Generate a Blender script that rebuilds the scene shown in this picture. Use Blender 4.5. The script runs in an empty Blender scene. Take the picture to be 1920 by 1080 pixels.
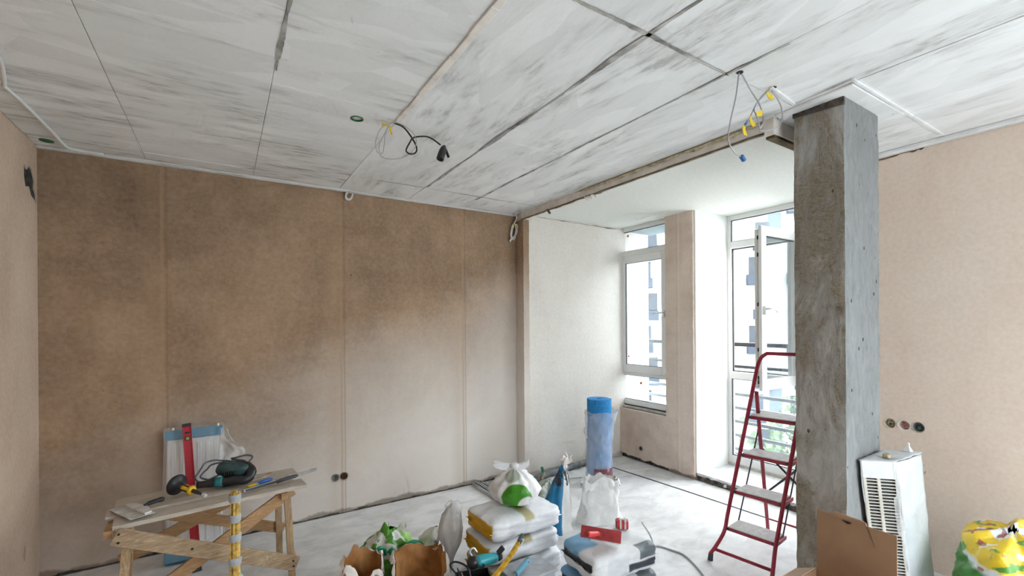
import bpy, bmesh, math, random
from mathutils import Vector, Matrix, noise

random.seed(7)
SC = bpy.context.scene
COL = SC.collection
V = Vector

# ------------------------------------------------------------------ camera, world, exposure
YAW, ROLL = math.radians(32.37), math.radians(-0.41)
CAM_H = 1.70
cd = bpy.data.cameras.new('camera')
cam = bpy.data.objects.new('camera', cd)
COL.objects.link(cam)
fw = V((math.sin(YAW), math.cos(YAW), 0))
r0 = V((math.cos(YAW), -math.sin(YAW), 0))
u0 = V((0, 0, 1))
rt = r0 * math.cos(ROLL) + u0 * math.sin(ROLL)
up = u0 * math.cos(ROLL) - r0 * math.sin(ROLL)
cam.matrix_world = Matrix(((rt.x, up.x, -fw.x, 0), (rt.y, up.y, -fw.y, 0), (rt.z, up.z, -fw.z, CAM_H), (0, 0, 0, 1)))
cd.sensor_width = 36
cd.lens = 847 / 1920 * 36
cd.shift_x = (960 - 956) / 1920
cd.shift_y = (606 - 540) / 1920
cd.clip_start = 0.05
cd.clip_end = 500
SC.camera = cam

W = bpy.data.worlds.new('overcast_sky')
SC.world = W
W.use_nodes = True
bg = W.node_tree.nodes['Background']
bg.inputs['Color'].default_value = (0.88, 0.94, 1.0, 1)
bg.inputs['Strength'].default_value = 6.0
# overcast sky: zenith about three times as bright as the horizon
_n, _l = W.node_tree.nodes, W.node_tree.links
_tc = _n.new('ShaderNodeTexCoord')
_sx = _n.new('ShaderNodeSeparateXYZ')
_l.new(_tc.outputs['Generated'], _sx.inputs[0])
_mr = _n.new('ShaderNodeMapRange')
_l.new(_sx.outputs['Z'], _mr.inputs['Value'])
_mr.inputs['To Min'].default_value = 0.42
_mr.inputs['To Max'].default_value = 1.30
_mx = _n.new('ShaderNodeMix')
_mx.data_type = 'RGBA'
_mx.blend_type = 'MULTIPLY'
_mx.inputs[0].default_value = 1.0
_mx.inputs[6].default_value = (0.96, 0.98, 1.0, 1)
_l.new(_mr.outputs[0], _mx.inputs[7])
_l.new(_mx.outputs[2], bg.inputs['Color'])

SC.view_settings.view_transform = 'Standard'
SC.view_settings.look = 'None'
SC.view_settings.gamma = 1
SC.view_settings.use_curve_mapping = False
SC.view_settings.exposure = 1.44
try:
    SC.cycles.max_bounces = 6
    SC.cycles.diffuse_bounces = 5
    SC.cycles.glossy_bounces = 2
    SC.cycles.transmission_bounces = 4
    SC.cycles.transparent_max_bounces = 10
    SC.cycles.use_adaptive_sampling = True
    SC.cycles.adaptive_threshold = 0.1
    SC.cycles.adaptive_min_samples = 14
    SC.cycles.caustics_reflective = False
    SC.cycles.caustics_refractive = False
    SC.cycles.use_denoising = True
    SC.cycles.sample_clamp_indirect = 8
except Exception:
    pass


def portal(loc, rot, sx, sy):
    l = bpy.data.lights.new('window_portal', 'AREA')
    l.shape = 'RECTANGLE'
    l.size, l.size_y = sx, sy
    l.cycles.is_portal = True
    o = bpy.data.objects.new('window_portal', l)
    o.location = loc
    o.rotation_euler = rot
    COL.objects.link(o)


# daylight enters through the glazed openings: these only guide the sky sampling
portal((4.78, 3.78, 1.75), (0, math.pi / 2, 0), 2.4, 0.85)
portal((5.0, 2.25, 1.5), (0, math.pi / 2, 0), 2.9, 1.7)
portal((4.30, -0.75, 1.30), (0, math.pi / 2, 0), 2.4, 1.7)
portal((2.55, -2.05, 1.30), (math.pi / 2, 0, 0), 2.1, 2.4)

# ------------------------------------------------------------------ mesh helpers
LOC = {}


class MB:
    def __init__(s):
        s.v = []
        s.f = []

    def add(s, vs, fs):
        b = len(s.v)
        s.v += [tuple(p) for p in vs]
        s.f += [tuple(i + b for i in f) for f in fs]
        return s

    def box(s, lo, hi, M=None):
        x0, y0, z0 = lo
        x1, y1, z1 = hi
        vs = [V(p) for p in ((x0, y0, z0), (x1, y0, z0), (x1, y1, z0), (x0, y1, z0), (x0, y0, z1), (x1, y0, z1), (x1, y1, z1), (x0, y1, z1))]
        if M:
            vs = [M @ p for p in vs]
        return s.add(vs, [(0, 3, 2, 1), (4, 5, 6, 7), (0, 1, 5, 4), (1, 2, 6, 5), (2, 3, 7, 6), (3, 0, 4, 7)])

    def cbox(s, c, sz, M=None):
        T = Matrix.Translation(c) @ (M.to_4x4() if M else Matrix())
        h = V(sz) / 2
        return s.box(-h, h, T)

    def bar(s, p0, p1, w, t, side=(0, 0, 1)):
        p0, p1 = V(p0), V(p1)
        d = (p1 - p0).normalized()
        a = V(side)
        a = (a - d * a.dot(d)).normalized()
        b = d.cross(a)
        vs = []
        for p in (p0, p1):
            for i, j in ((-1, -1), (1, -1), (1, 1), (-1, 1)):
                vs.append(p + a * (w / 2 * i) + b * (t / 2 * j))
        return s.add(vs, [(3, 2, 1, 0), (4, 5, 6, 7), (0, 1, 5, 4), (1, 2, 6, 5), (2, 3, 7, 6), (3, 0, 4, 7)])

    def tube(s, pts, r, n=8, caps=True):
        pts = [V(p) for p in pts]
        rs = r if isinstance(r, (list, tuple)) else [r] * len(pts)
        rings = []
        ref = V((0, 0, 1))
        for i, p in enumerate(pts):
            d = (pts[min(i + 1, len(pts) - 1)] - pts[max(i - 1, 0)])
            d = d.normalized() if d.length > 1e-9 else V((0, 0, 1))
            a = ref - d * ref.dot(d)
            if a.length < 0.1:
                a = V((1, 0, 0)) - d * d.x
                if a.length < 0.1:
                    a = V((0, 1, 0)) - d * d.y
            a.normalize()
            ref = a
            b = d.cross(a)
            rings.append([p + (a * math.cos(2 * math.pi * k / n) + b * math.sin(2 * math.pi * k / n)) * rs[i] for k in range(n)])
        vs = [q for rg in rings for q in rg]
        fs = []
        for i in range(len(rings) - 1):
            for k in range(n):
                k2 = (k + 1) % n
                fs.append((i * n + k, i * n + k2, (i + 1) * n + k2, (i + 1) * n + k))
        if caps:
            fs.append(tuple(range(n - 1, -1, -1)))
            fs.append(tuple((len(rings) - 1) * n + k for k in range(n)))
        return s.add(vs, fs)

    def lathe(s, prof, n=24, M=None, caps=True):
        vs = []
        for r, z in prof:
            for k in range(n):
                a = 2 * math.pi * k / n
                p = V((r * math.cos(a), r * math.sin(a), z))
                vs.append(M @ p if M else p)
        fs = []
        for i in range(len(prof) - 1):
            for k in range(n):
                k2 = (k + 1) % n
                fs.append((i * n + k, i * n + k2, (i + 1) * n + k2, (i + 1) * n + k))
        if caps:
            fs.append(tuple(range(n - 1, -1, -1)))
            fs.append(tuple((len(prof) - 1) * n + k for k in range(n)))
        return s.add(vs, fs)

    def grid(s, fn, nu, nv, wrap=False):
        vs = [fn(i / nu, j / nv) for j in range(nv + 1) for i in range(nu if wrap else nu + 1)]
        m = nu if wrap else nu + 1
        fs = []
        for j in range(nv):
            for i in range(nu):
                i2 = (i + 1) % m if wrap else i + 1
                fs.append((j * m + i, j * m + i2, (j + 1) * m + i2, (j + 1) * m + i))
        return s.add(vs, fs)

    def prism(s, poly, ax, a0, a1):
        """a 2-D outline extruded along an axis"""
        n = len(poly)
        vs = []
        for a in (a0, a1):
            for p in poly:
                vs.append({'x': (a, p[0], p[1]), 'y': (p[0], a, p[1]), 'z': (p[0], p[1], a)}[ax])
        fs = [tuple(range(n - 1, -1, -1)), tuple(range(n, 2 * n))]
        for i in range(n):
            j = (i + 1) % n
            fs.append((i, j, n + j, n + i))
        return s.add(vs, fs)

    def xform(s, M):
        s.v = [tuple(M @ V(p)) for p in s.v]
        return s

    def build(s, name, mat, parent=None, smooth=False, bevel=0.0, seg=1, solid=0.0, subsurf=0, local=False, fixn=True):
        me = bpy.data.meshes.new(name)
        off = V((0, 0, 0))
        if parent is not None and not local:
            off = LOC.get(parent.name, V((0, 0, 0)))
        me.from_pydata([tuple(V(p) - off) for p in s.v], [], s.f)
        if fixn:
            b = bmesh.new()
            b.from_mesh(me)
            bmesh.ops.recalc_face_normals(b, faces=b.faces)
            if bevel:
                bmesh.ops.bevel(b, geom=[e for e in b.edges if e.is_manifold and e.calc_face_angle(0) > 0.5], offset=bevel, segments=seg, profile=0.6, affect='EDGES')
            b.to_mesh(me)
            b.free()
        me.materials.append(mat)
        if smooth:
            me.polygons.foreach_set('use_smooth', [True] * len(me.polygons))
        o = bpy.data.objects.new(name, me)
        COL.objects.link(o)
        if parent is not None:
            o.parent = parent
            LOC[o.name] = off
        if solid:
            m = o.modifiers.new('thickness', 'SOLIDIFY')
            m.thickness = solid
            m.offset = 0
        if subsurf:
            m = o.modifiers.new('smooth', 'SUBSURF')
            m.levels = m.render_levels = subsurf
        return o


def thing(name, label, cat, loc=(0, 0, 0), rz=0.0, group=None, kind=None):
    o = bpy.data.objects.new(name, None)
    o.empty_display_size = 0.05
    o.location = loc
    o.rotation_euler = (0, 0, rz)
    COL.objects.link(o)
    LOC[o.name] = V(loc)
    tag(o, label, cat, group, kind)
    return o


def tag(o, label=None, cat=None, group=None, kind=None):
    if label:
        o['label'] = label
    if cat:
        o['category'] = cat
    if group:
        o['group'] = group
    if kind:
        o['kind'] = kind
    return o


def recenter(o, loc):
    """put a top-level mesh's origin at its base"""
    loc = V(loc)
    o.data.transform(Matrix.Translation(-loc))
    o.location = loc
    LOC[o.name] = loc
    return o


def struct(name, mb, mat, parent=None, label=None, **k):
    o = mb.build(name, mat, parent, **k)
    if parent is None:
        o['kind'] = 'structure'
    if label:
        o['label'] = label
    return o


def cut(o, cutters):
    for mb in cutters:
        c = mb.build('cutter', MAT['black'])
        m = o.modifiers.new('cut', 'BOOLEAN')
        m.object = c
        m.operation = 'DIFFERENCE'
        m.solver = 'EXACT'
        bpy.context.view_layer.update()
        dg = bpy.context.evaluated_depsgraph_get()
        me = bpy.data.meshes.new_from_object(o.evaluated_get(dg))
        o.modifiers.clear()
        o.data = me
        bpy.data.objects.remove(c)
    return o


def cr(pts, k=6):
    """smooth curve through points"""
    pts = [V(p) for p in pts]
    P = [pts[0] * 2 - pts[1]] + pts + [pts[-1] * 2 - pts[-2]]
    out = []
    for i in range(1, len(P) - 2):
        a, b, c, d = P[i - 1:i + 3]
        for j in range(k):
            t = j / k
            out.append(0.5 * ((2 * b) + (c - a) * t + (2 * a - 5 * b + 4 * c - d) * t * t + (3 * b - a - 3 * c + d) * t ** 3))
    out.append(pts[-1])
    return out


def fbm(p, o=4):
    return noise.fractal(V(p), 1.0, 2.0, o)


def rot(z=0, y=0, x=0):
    return Matrix.Rotation(z, 4, 'Z') @ Matrix.Rotation(y, 4, 'Y') @ Matrix.Rotation(x, 4, 'X')


# ------------------------------------------------------------------ materials
MAT = {}


class NT:
    def __init__(s, name):
        s.m = bpy.data.materials.new(name)
        s.m.use_nodes = True
        s.t = s.m.node_tree
        s.p = s.t.nodes['Principled BSDF']
        s.out = s.t.nodes['Material Output']
        MAT[name] = s.m

    def n(s, typ, ins=None, **at):
        q = s.t.nodes.new(typ)
        for k, v in at.items():
            setattr(q, k, v)
        for k, v in (ins or {}).items():
            s.set(q.inputs[k], v)
        return q

    def set(s, sock, v):
        if isinstance(v, bpy.types.NodeSocket):
            s.t.links.new(v, sock)
        else:
            if sock.type == 'RGBA' and len(v) == 3:
                v = (*v, 1)
            sock.default_value = v

    def P(s, **k):
        for a, v in k.items():
            s.set(s.p.inputs[a.replace('_', ' ')], v)
        return s

    def pos(s):
        return s.n('ShaderNodeNewGeometry').outputs['Position']

    def obj(s):
        return s.n('ShaderNodeTexCoord').outputs['Object']

    def map(s, vec, scale=(1, 1, 1), loc=(0, 0, 0), rotz=0):
        return s.n('ShaderNodeMapping', {'Vector': vec, 'Scale': scale, 'Location': loc, 'Rotation': (0, 0, rotz)}).outputs[0]

    def noise(s, vec, scale=5, detail=4, rough=0.55, dist=0.0):
        return s.n('ShaderNodeTexNoise', {'Vector': vec, 'Scale': scale, 'Detail': detail, 'Roughness': rough, 'Distortion': dist}).outputs[0]

    def ramp(s, fac, stops):
        q = s.n('ShaderNodeValToRGB', {'Fac': fac})
        e = q.color_ramp.elements
        while len(e) > 2:
            e.remove(e[-1])
        for i, (p, c) in enumerate(stops):
            if i > 1:
                e.new(p)
            e[i].position = p
            if not isinstance(c, (tuple, list)):
                c = (c, c, c)
            e[i].color = (*c, 1)
        return q.outputs[0]

    def mix(s, fac, a, b, mode='MIX'):
        q = s.n('ShaderNodeMix', data_type='RGBA', blend_type=mode)
        s.set(q.inputs[0], fac)
        s.set(q.inputs[6], a)
        s.set(q.inputs[7], b)
        return q.outputs[2]

    def math(s, op, a, b=0.0, c=0.0):
        q = s.n('ShaderNodeMath', operation=op)
        for i, v in enumerate((a, b, c)):
            s.set(q.inputs[i], v)
        return q.outputs[0]

    def sep(s, vec):
        return s.n('ShaderNodeSeparateXYZ', {0: vec}).outputs

    def bump(s, h, strength=0.3, dist=0.01):
        b = s.n('ShaderNodeBump', {'Height': h, 'Strength': strength, 'Distance': dist})
        s.set(s.p.inputs['Normal'], b.outputs[0])
        return s

    def band(s, x, c, hw, soft=0.004):
        """1 where |x-c| < hw"""
        d = s.math('ABSOLUTE', s.math('SUBTRACT', x, c))
        q = s.n('ShaderNodeMapRange', {'Value': d, 'From Min': hw - soft, 'From Max': hw + soft, 'To Min': 1.0, 'To Max': 0.0})
        return q.outputs[0]

    def rect(s, vec, box, soft=0.003):
        """mask of a box in x,y,z ranges (None = no limit)"""
        o = s.sep(vec)
        r = None
        for i, lim in enumerate(box):
            if lim is None:
                continue
            b = s.band(o[i], (lim[0] + lim[1]) / 2, (lim[1] - lim[0]) / 2, soft)
            r = b if r is None else s.math('MULTIPLY', r, b)
        return r


def plain(name, col, rough=0.6, metal=0.0, var=0.12, scale=18, bump=0.0, **kw):
    m = NT(name)
    o = m.obj()
    n = m.noise(o, scale, 5)
    dk = tuple(c * (1 - var * 2) for c in col)
    lt = tuple(min(1, c * (1 + var)) for c in col)
    m.P(Base_Color=m.ramp(n, [(0.3, dk), (0.7, lt)]), Roughness=rough, Metallic=metal, **kw)
    if bump:
        m.bump(n, bump, 0.01)
    return m.m


def plaster(name, light, mid, dark, joints=(), jaxis=0, smear=1.0, base_stain=True, stain_at=0.42, window_light=None):
    m = NT(name)
    p = m.pos()
    big = m.noise(m.map(p, (1, 1, 0.8)), 0.9, 5, 0.6, 0.6)
    med = m.noise(m.map(p, (1, 1, 0.45)), 3.0, 6, 0.62, 0.4)
    fine = m.noise(p, 38, 4, 0.6)
    trow = m.noise(m.map(p, (1.2, 1.2, 5)), 2.0, 4, 0.55, 0.2)
    c = m.ramp(big, [(stain_at - 0.04, dark), (stain_at + 0.06, mid), (0.62, light)])
    c = m.mix(0.42, c, m.ramp(med, [(0.32, dark), (0.5, mid), (0.66, light)]))
    c = m.mix(0.10, c, m.ramp(trow, [(0.35, dark), (0.65, light)]))
    c = m.mix(0.10, c, m.ramp(fine, [(0.3, (0.1, 0.08, 0.06)), (0.7, (0.9, 0.85, 0.8))]))
    if window_light:
        # window light painted in: paler towards floor and right, uneven edge
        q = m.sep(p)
        edge_noise = m.noise(m.map(p, (1, 1, 1), (7, 2, 3)), 1.1, 5, 0.6, 0.5)
        lv = m.math('SUBTRACT', m.math('ADD', edge_noise, window_light[0]), q[2])
        lv = m.math('ADD', lv, m.math('MULTIPLY', q[0], window_light[1]))
        light_mask = m.n('ShaderNodeMapRange', {'Value': lv, 'From Min': -0.62, 'From Max': 0.95, 'To Min': 0.0, 'To Max': window_light[2]}).outputs[0]
        c = m.mix(light_mask, c, m.mix(0.18, window_light[3], c))
    # small chips and scuffs
    ch = m.noise(m.map(p, (1, 1, 0.6)), 7.5, 3, 0.75)
    c = m.mix(m.ramp(ch, [(0.735, 0.0), (0.76, 0.6)]), c, tuple(x * 0.35 for x in dark))
    x = m.sep(p)[jaxis]
    h = m.math('ADD', m.math('MULTIPLY', trow, 0.5), m.math('MULTIPLY', fine, 0.18))
    wob = m.math('MULTIPLY', m.math('SUBTRACT', m.noise(m.map(p, (0, 0, 1)), 2.5, 3), 0.5), 0.02)
    for j in joints:
        xx = m.math('ADD', x, wob)
        b = m.band(xx, j, 0.010, 0.006)
        edge = m.band(xx, j + 0.028, 0.006, 0.006)
        wide = m.band(xx, j - 0.06, 0.05, 0.05)
        c = m.mix(m.math('MULTIPLY', wide, 0.22), c, light)
        c = m.mix(m.math('MULTIPLY', edge, 0.35), c, dark)
        c = m.mix(m.math('MULTIPLY', b, 0.45), c, light)
        pass
    if base_stain:
        z = m.sep(p)[2]
        zz = m.math('ADD', z, m.math('MULTIPLY', m.noise(m.map(p, (1, 1, 0)), 5, 4), -0.13))
        bs = m.n('ShaderNodeMapRange', {'Value': zz, 'From Min': -0.035, 'From Max': -0.015, 'To Min': 1.0, 'To Max': 0.0}).outputs[0]
        c = m.mix(m.math('MULTIPLY', bs, 0.6), c, tuple(v * 0.62 for v in dark))
    m.P(Base_Color=c, Roughness=0.93)
    m.p.inputs['Specular IOR Level'].default_value = 0.2
    m.bump(h, 0.35, 0.006)
    return m.m


plain('black', (0.015, 0.015, 0.016), 0.7)
plain('shade_grey', (0.045, 0.05, 0.048), 0.95, var=0.4, scale=30, bump=0.6)
plain('black_plastic', (0.022, 0.022, 0.025), 0.38)
plaster('plaster_brown', (0.46, 0.31, 0.195), (0.335, 0.214, 0.126), (0.215, 0.130, 0.073), joints=(-0.387, 0.895, 2.112), window_light=(0.2, 0.42, 0.95, (0.93, 0.89, 0.845)))
plaster('plaster_left', (0.66, 0.52, 0.405), (0.575, 0.435, 0.328), (0.47, 0.34, 0.245))
plaster('plaster_pink', (0.86, 0.725, 0.62), (0.82, 0.675, 0.565), (0.74, 0.585, 0.48), base_stain=False, stain_at=0.34)
plaster('plaster_alcove', (0.90, 0.865, 0.81), (0.86, 0.82, 0.76), (0.74, 0.67, 0.59), stain_at=0.32)
plaster('plaster_pier', (0.84, 0.72, 0.625), (0.75, 0.62, 0.52), (0.55, 0.42, 0.335), joints=(3.22,), jaxis=1)
plain('reveal_white', (0.84, 0.84, 0.81), 0.85, var=0.03, scale=3)
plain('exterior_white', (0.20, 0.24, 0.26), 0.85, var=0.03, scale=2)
plain('rubble_dark', (0.12, 0.10, 0.085), 0.95, var=0.4, scale=30, bump=0.9)
plain('timber_dark', (0.16, 0.115, 0.06), 0.9, var=0.3, scale=20, bump=0.5)
plain('foam_yellow', (0.62, 0.54, 0.36), 0.9, var=0.3, scale=26, bump=0.8)
plain('beam_plaster', (0.86, 0.80, 0.74), 0.9, var=0.10, scale=9, bump=0.4)


def ceiling_mat(name, along_x):
    m = NT(name)
    p = m.pos()
    sc = (0.9, 4.2, 1) if along_x else (3.6, 1.0, 1)
    sc2 = (2.4, 15, 1) if along_x else (13, 2.6, 1)
    st = m.noise(m.map(p, sc, rotz=0.12 if along_x else -0.1), 1.5, 6, 0.62, 0.5)
    st2 = m.noise(m.map(p, sc2, rotz=0.1), 1.6, 5, 0.7, 0.3)
    patch = m.noise(m.map(p, (1, 1, 1), (3, 1, 0)), 1.5, 4, 0.5, 0.3)
    brush = m.n('ShaderNodeTexVoronoi', {'Vector': m.map(p, (1.2, 3.2, 1) if along_x else (3.2, 1.2, 1), rotz=0.25), 'Scale': 2.2}, feature='F1')
    bcol = m.sep(brush.outputs['Color'])[0]
    white = (0.87, 0.872, 0.87)
    pale = (0.78, 0.783, 0.778)
    grey = (0.43, 0.42, 0.395)
    dark = (0.235, 0.225, 0.205)
    c = m.mix(m.ramp(bcol, [(0.2, 0.0), (0.8, 0.8)]), white, pale)
    a = m.math('MULTIPLY', m.ramp(st, [(0.44, 0.0), (0.60, 1.0)]), m.ramp(st2, [(0.38, 0.15), (0.58, 1.0)]))
    a = m.math('MULTIPLY', a, m.ramp(patch, [(0.36, 0.15), (0.56, 1.0)]))
    c = m.mix(m.math('MULTIPLY', a, 0.55 if along_x else 0.48), c, grey)
    d = m.math('MULTIPLY', m.ramp(st2, [(0.52, 0.0), (0.62, 1.0)]), m.ramp(st, [(0.50, 0.0), (0.60, 1.0)]))
    c = m.mix(m.math('MULTIPLY', m.math('MULTIPLY', d, m.ramp(patch, [(0.42, 0.0), (0.54, 1.0)])), 0.50 if along_x else 0.36), c, dark)
    sp = m.noise(p, 22, 2, 0.5)
    c = m.mix(m.ramp(sp, [(0.76, 0.0), (0.80, 0.6)]), c, dark)
    m.P(Base_Color=c, Roughness=0.92)
    m.p.inputs['Specular IOR Level'].default_value = 0.2
    m.bump(m.math('ADD', st2, m.noise(p, 30, 3)), 0.22, 0.006)
    return m.m


ceiling_mat('ceiling_wash_x', True)
ceiling_mat('ceiling_wash_y', False)
plain('joint_pale', (0.55, 0.54, 0.52), 0.95, var=0.3, scale=7, bump=0.5)
plain('joint_grey', (0.45, 0.435, 0.41), 0.95, var=0.35, scale=9, bump=0.5)
plain('ceiling_alcove', (0.80, 0.81, 0.77), 0.95, var=0.025, scale=30)


def floor_mat():
    m = NT('floor_screed')
    p = m.pos()
    a = m.noise(p, 1.3, 6, 0.6, 0.5)
    b = m.noise(m.map(p, (1, 1.7, 1), rotz=0.5), 4.2, 6, 0.68, 0.5)
    f = m.noise(p, 60, 3, 0.6)
    c = m.ramp(a, [(0.34, (0.54, 0.545, 0.55)), (0.55, (0.80, 0.803, 0.805)), (0.75, (0.84, 0.842, 0.843))])
    c = m.mix(0.55, c, m.ramp(b, [(0.36, (0.54, 0.545, 0.55)), (0.55, (0.81, 0.812, 0.815)), (0.68, (0.87, 0.872, 0.873))]))
    c = m.mix(m.ramp(f, [(0.70, 0.0), (0.76, 0.5)]), c, (0.22, 0.21, 0.2))
    m.P(Base_Color=c, Roughness=m.ramp(b, [(0.3, 0.5), (0.7, 0.8)]))
    m.p.inputs['Specular IOR Level'].default_value = 0.35
    m.bump(m.math('ADD', b, m.math('MULTIPLY', f, 0.3)), 0.18, 0.004)


floor_mat()


def concrete(name, grey, brown, amount):
    m = NT(name)
    p = m.obj()
    a = m.noise(m.map(p, (1.3, 1.3, 0.7)), 3.0, 6, 0.65, 0.5)
    b = m.noise(m.map(p, (3, 3, 1)), 6, 6, 0.75, 1.2)
    ripple = m.noise(m.map(p, (7, 7, 11)), 5, 5, 0.75, 1.6)
    voids = m.n('ShaderNodeTexVoronoi', {'Vector': m.map(p, (1, 1, 0.7)), 'Scale': 11}, feature='F1').outputs['Distance']
    msk = m.math('MULTIPLY', m.ramp(a, [(0.55 - amount * 0.25, 0.0), (0.62 - amount * 0.2, 1.0)]), m.ramp(b, [(0.38, 0.35), (0.55, 1.0)]))
    c = m.ramp(b, [(0.3, tuple(x * 0.74 for x in grey)), (0.7, tuple(min(1, x * 1.22) for x in grey))])
    c = m.mix(m.math('MULTIPLY', msk, 0.9 * min(1, amount * 2)), c, m.mix(m.ramp(ripple, [(0.3, 0.0), (0.7, 1.0)]), tuple(x * 0.50 for x in brown), tuple(x * 1.75 for x in brown)))
    c = m.mix(m.ramp(voids, [(0.055, 0.9), (0.10, 0.0)]), c, (0.05, 0.048, 0.045))
    m.P(Base_Color=c, Roughness=0.88)
    m.p.inputs['Specular IOR Level'].default_value = 0.25
    h = m.math('ADD', m.math('MULTIPLY', m.math('MULTIPLY', msk, ripple), 1.0 * amount), m.math('MULTIPLY', m.ramp(voids, [(0.04, 0.0), (0.09, 1.0)]), 0.6))
    m.bump(h, 0.9, 0.02)
    return m.m


concrete('concrete_rough', (0.43, 0.415, 0.39), (0.27, 0.225, 0.165), 0.52)
concrete('concrete_smooth', (0.255, 0.26, 0.262), (0.20, 0.20, 0.19), 0.16)


def wood(name, light, dark, axis=0, scale=1.0):
    m = NT(name)
    o = m.obj()
    sc = [9, 9, 9]
    sc[axis] = 0.9
    g = m.noise(m.map(o, tuple(s * scale for s in sc)), 4.5, 6, 0.62, 1.4)
    f = m.noise(m.map(o, tuple(s * scale * 3.5 for s in sc)), 6, 4, 0.6, 0.3)
    c = m.ramp(g, [(0.3, dark), (0.52, tuple((a + b) / 2 for a, b in zip(light, dark))), (0.7, light)])
    c = m.mix(0.35, c, m.ramp(f, [(0.35, dark), (0.65, light)]))
    w = m.noise(o, 12, 5, 0.7)
    c = m.mix(m.ramp(w, [(0.62, 0.0), (0.70, 0.55)]), c, (0.72, 0.69, 0.64))
    m.P(Base_Color=c, Roughness=0.8)
    m.bump(m.math('ADD', g, f), 0.4, 0.004)
    return m.m


wood('wood_plank', (0.70, 0.64, 0.56), (0.42, 0.35, 0.28))
wood('wood_brace', (0.60, 0.38, 0.20), (0.32, 0.175, 0.08))
wood('wood_rail', (0.60, 0.45, 0.29), (0.24, 0.15, 0.085))
wood('wood_leg', (0.60, 0.43, 0.25), (0.28, 0.175, 0.095), axis=2)
plain('upvc_white', (0.84, 0.84, 0.83), 0.35, var=0.02, scale=4)
plain('gasket', (0.03, 0.035, 0.04), 0.6)
plain('galvanised', (0.62, 0.64, 0.65), 0.35, metal=0.7, var=0.06)
plain('steel', (0.58, 0.58, 0.58), 0.32, metal=0.9, var=0.12, scale=30)
plain('steel_dirty', (0.72, 0.71, 0.69), 0.55, metal=0.25, var=0.16, scale=16)
plain('sill_board', (0.60, 0.58, 0.52), 0.8, var=0.15, scale=14)
plain('cable_white', (0.78, 0.78, 0.76), 0.5, var=0.03)
plain('cable_grey', (0.42, 0.41, 0.42), 0.5, var=0.05)
plain('cable_black', (0.02, 0.02, 0.022), 0.45)
plain('cord_steelblue', (0.12, 0.14, 0.17), 0.45)
plain('tape_yellow', (0.85, 0.60, 0.02), 0.45, var=0.06)
plain('tip_blue', (0.03, 0.16, 0.45), 0.4)
plain('ring_green', (0.02, 0.16, 0.06), 0.5)
plain('cup_grey', (0.36, 0.35, 0.34), 0.6)
plain('cup_red', (0.50, 0.05, 0.035), 0.5)
plain('pipe_foam', (0.22, 0.235, 0.25), 0.7, var=0.2, bump=0.3)
plain('brass', (0.62, 0.53, 0.34), 0.35, metal=0.8)
plain('cap_green', (0.03, 0.28, 0.16), 0.4)


def glass(name, haze, tint=(0.93, 0.97, 0.99)):
    m = NT(name)
    tr = m.n('ShaderNodeBsdfTransparent', {'Color': tint})
    gl = m.n('ShaderNodeBsdfGlossy', {'Color': (1, 1, 1), 'Roughness': 0.02})
    tl = m.n('ShaderNodeBsdfTranslucent', {'Color': (0.86, 0.92, 0.95)})
    dust = m.noise(m.pos(), 3, 4)
    fr = m.n('ShaderNodeFresnel', {'IOR': 1.35})
    a = m.n('ShaderNodeMixShader', {0: m.math('MULTIPLY', m.ramp(dust, [(0.3, 0.7), (0.7, 1.0)]), haze), 1: tr.outputs[0], 2: tl.outputs[0]})
    b = m.n('ShaderNodeMixShader', {0: m.math('MULTIPLY', fr.outputs[0], 0.6), 1: a.outputs[0], 2: gl.outputs[0]})
    m.t.links.new(b.outputs[0], m.out.inputs[0])
    return m.m


glass('pane_glass', 0.03)
glass('pane_clean', 0.02)


def film(name, opac, col=(0.85, 0.86, 0.87)):
    m = NT(name)
    o = m.obj()
    n = m.noise(m.map(o, (2.2, 2.2, 1.2)), 3.2, 3, 0.5, 0.5)
    m.P(Base_Color=col, Roughness=0.22, Alpha=m.ramp(n, [(0.3, opac * 0.75), (0.7, min(1.0, opac * 1.25))]))
    m.bump(n, 0.35, 0.02)
    return m.m


film('film_clear', 0.16)
film('film_milky', 0.36)
film('film_grey', 0.80, (0.60, 0.57, 0.54))


def cloudy(name, col, rough=0.5, b=0.5, var=0.06, scale=9):
    m = NT(name)
    o = m.obj()
    n = m.noise(m.map(o, (1, 1, 1)), scale, 5, 0.55, 1.0)
    m.P(Base_Color=m.ramp(n, [(0.3, tuple(c * (1 - var * 2) for c in col)), (0.7, tuple(min(1, c * (1 + var)) for c in col))]), Roughness=rough)
    m.bump(n, b, 0.012)
    return m, o


cloudy('bag_white', (0.80, 0.81, 0.83))
cloudy('paper_white', (0.84, 0.84, 0.83), 0.7)
cloudy('film_white', (0.60, 0.63, 0.65), 0.35, b=0.9, var=0.08, scale=5)
cloudy('paper_torn', (0.82, 0.76, 0.71), 0.85)
cloudy('kraft_outer', (0.42, 0.30, 0.245), 0.8, var=0.08)
cloudy('kraft_inner', (0.46, 0.215, 0.07), 0.75, var=0.14)
cloudy('cardboard', (0.40, 0.235, 0.135), 0.85, b=0.15, var=0.05, scale=4)
cloudy('cardboard_pale', (0.62, 0.45, 0.32), 0.85, b=0.15, var=0.05, scale=4)
cloudy('emerald', (0.01, 0.30, 0.14), 0.35, var=0.15)
cloudy('foil', (0.55, 0.62, 0.58), 0.25, b=1.0, var=0.3, scale=14)
plain('blue_band', (0.05, 0.27, 0.44), 0.35, var=0.06)
plain('red_paint', (0.50, 0.018, 0.035), 0.32, var=0.10, scale=40)
plain('red_ladder', (0.42, 0.025, 0.055), 0.35, var=0.12, scale=30)
plain('red_handle', (0.75, 0.06, 0.06), 0.35, var=0.05)
plain('red_block', (0.42, 0.045, 0.05), 0.55, var=0.2)
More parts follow.
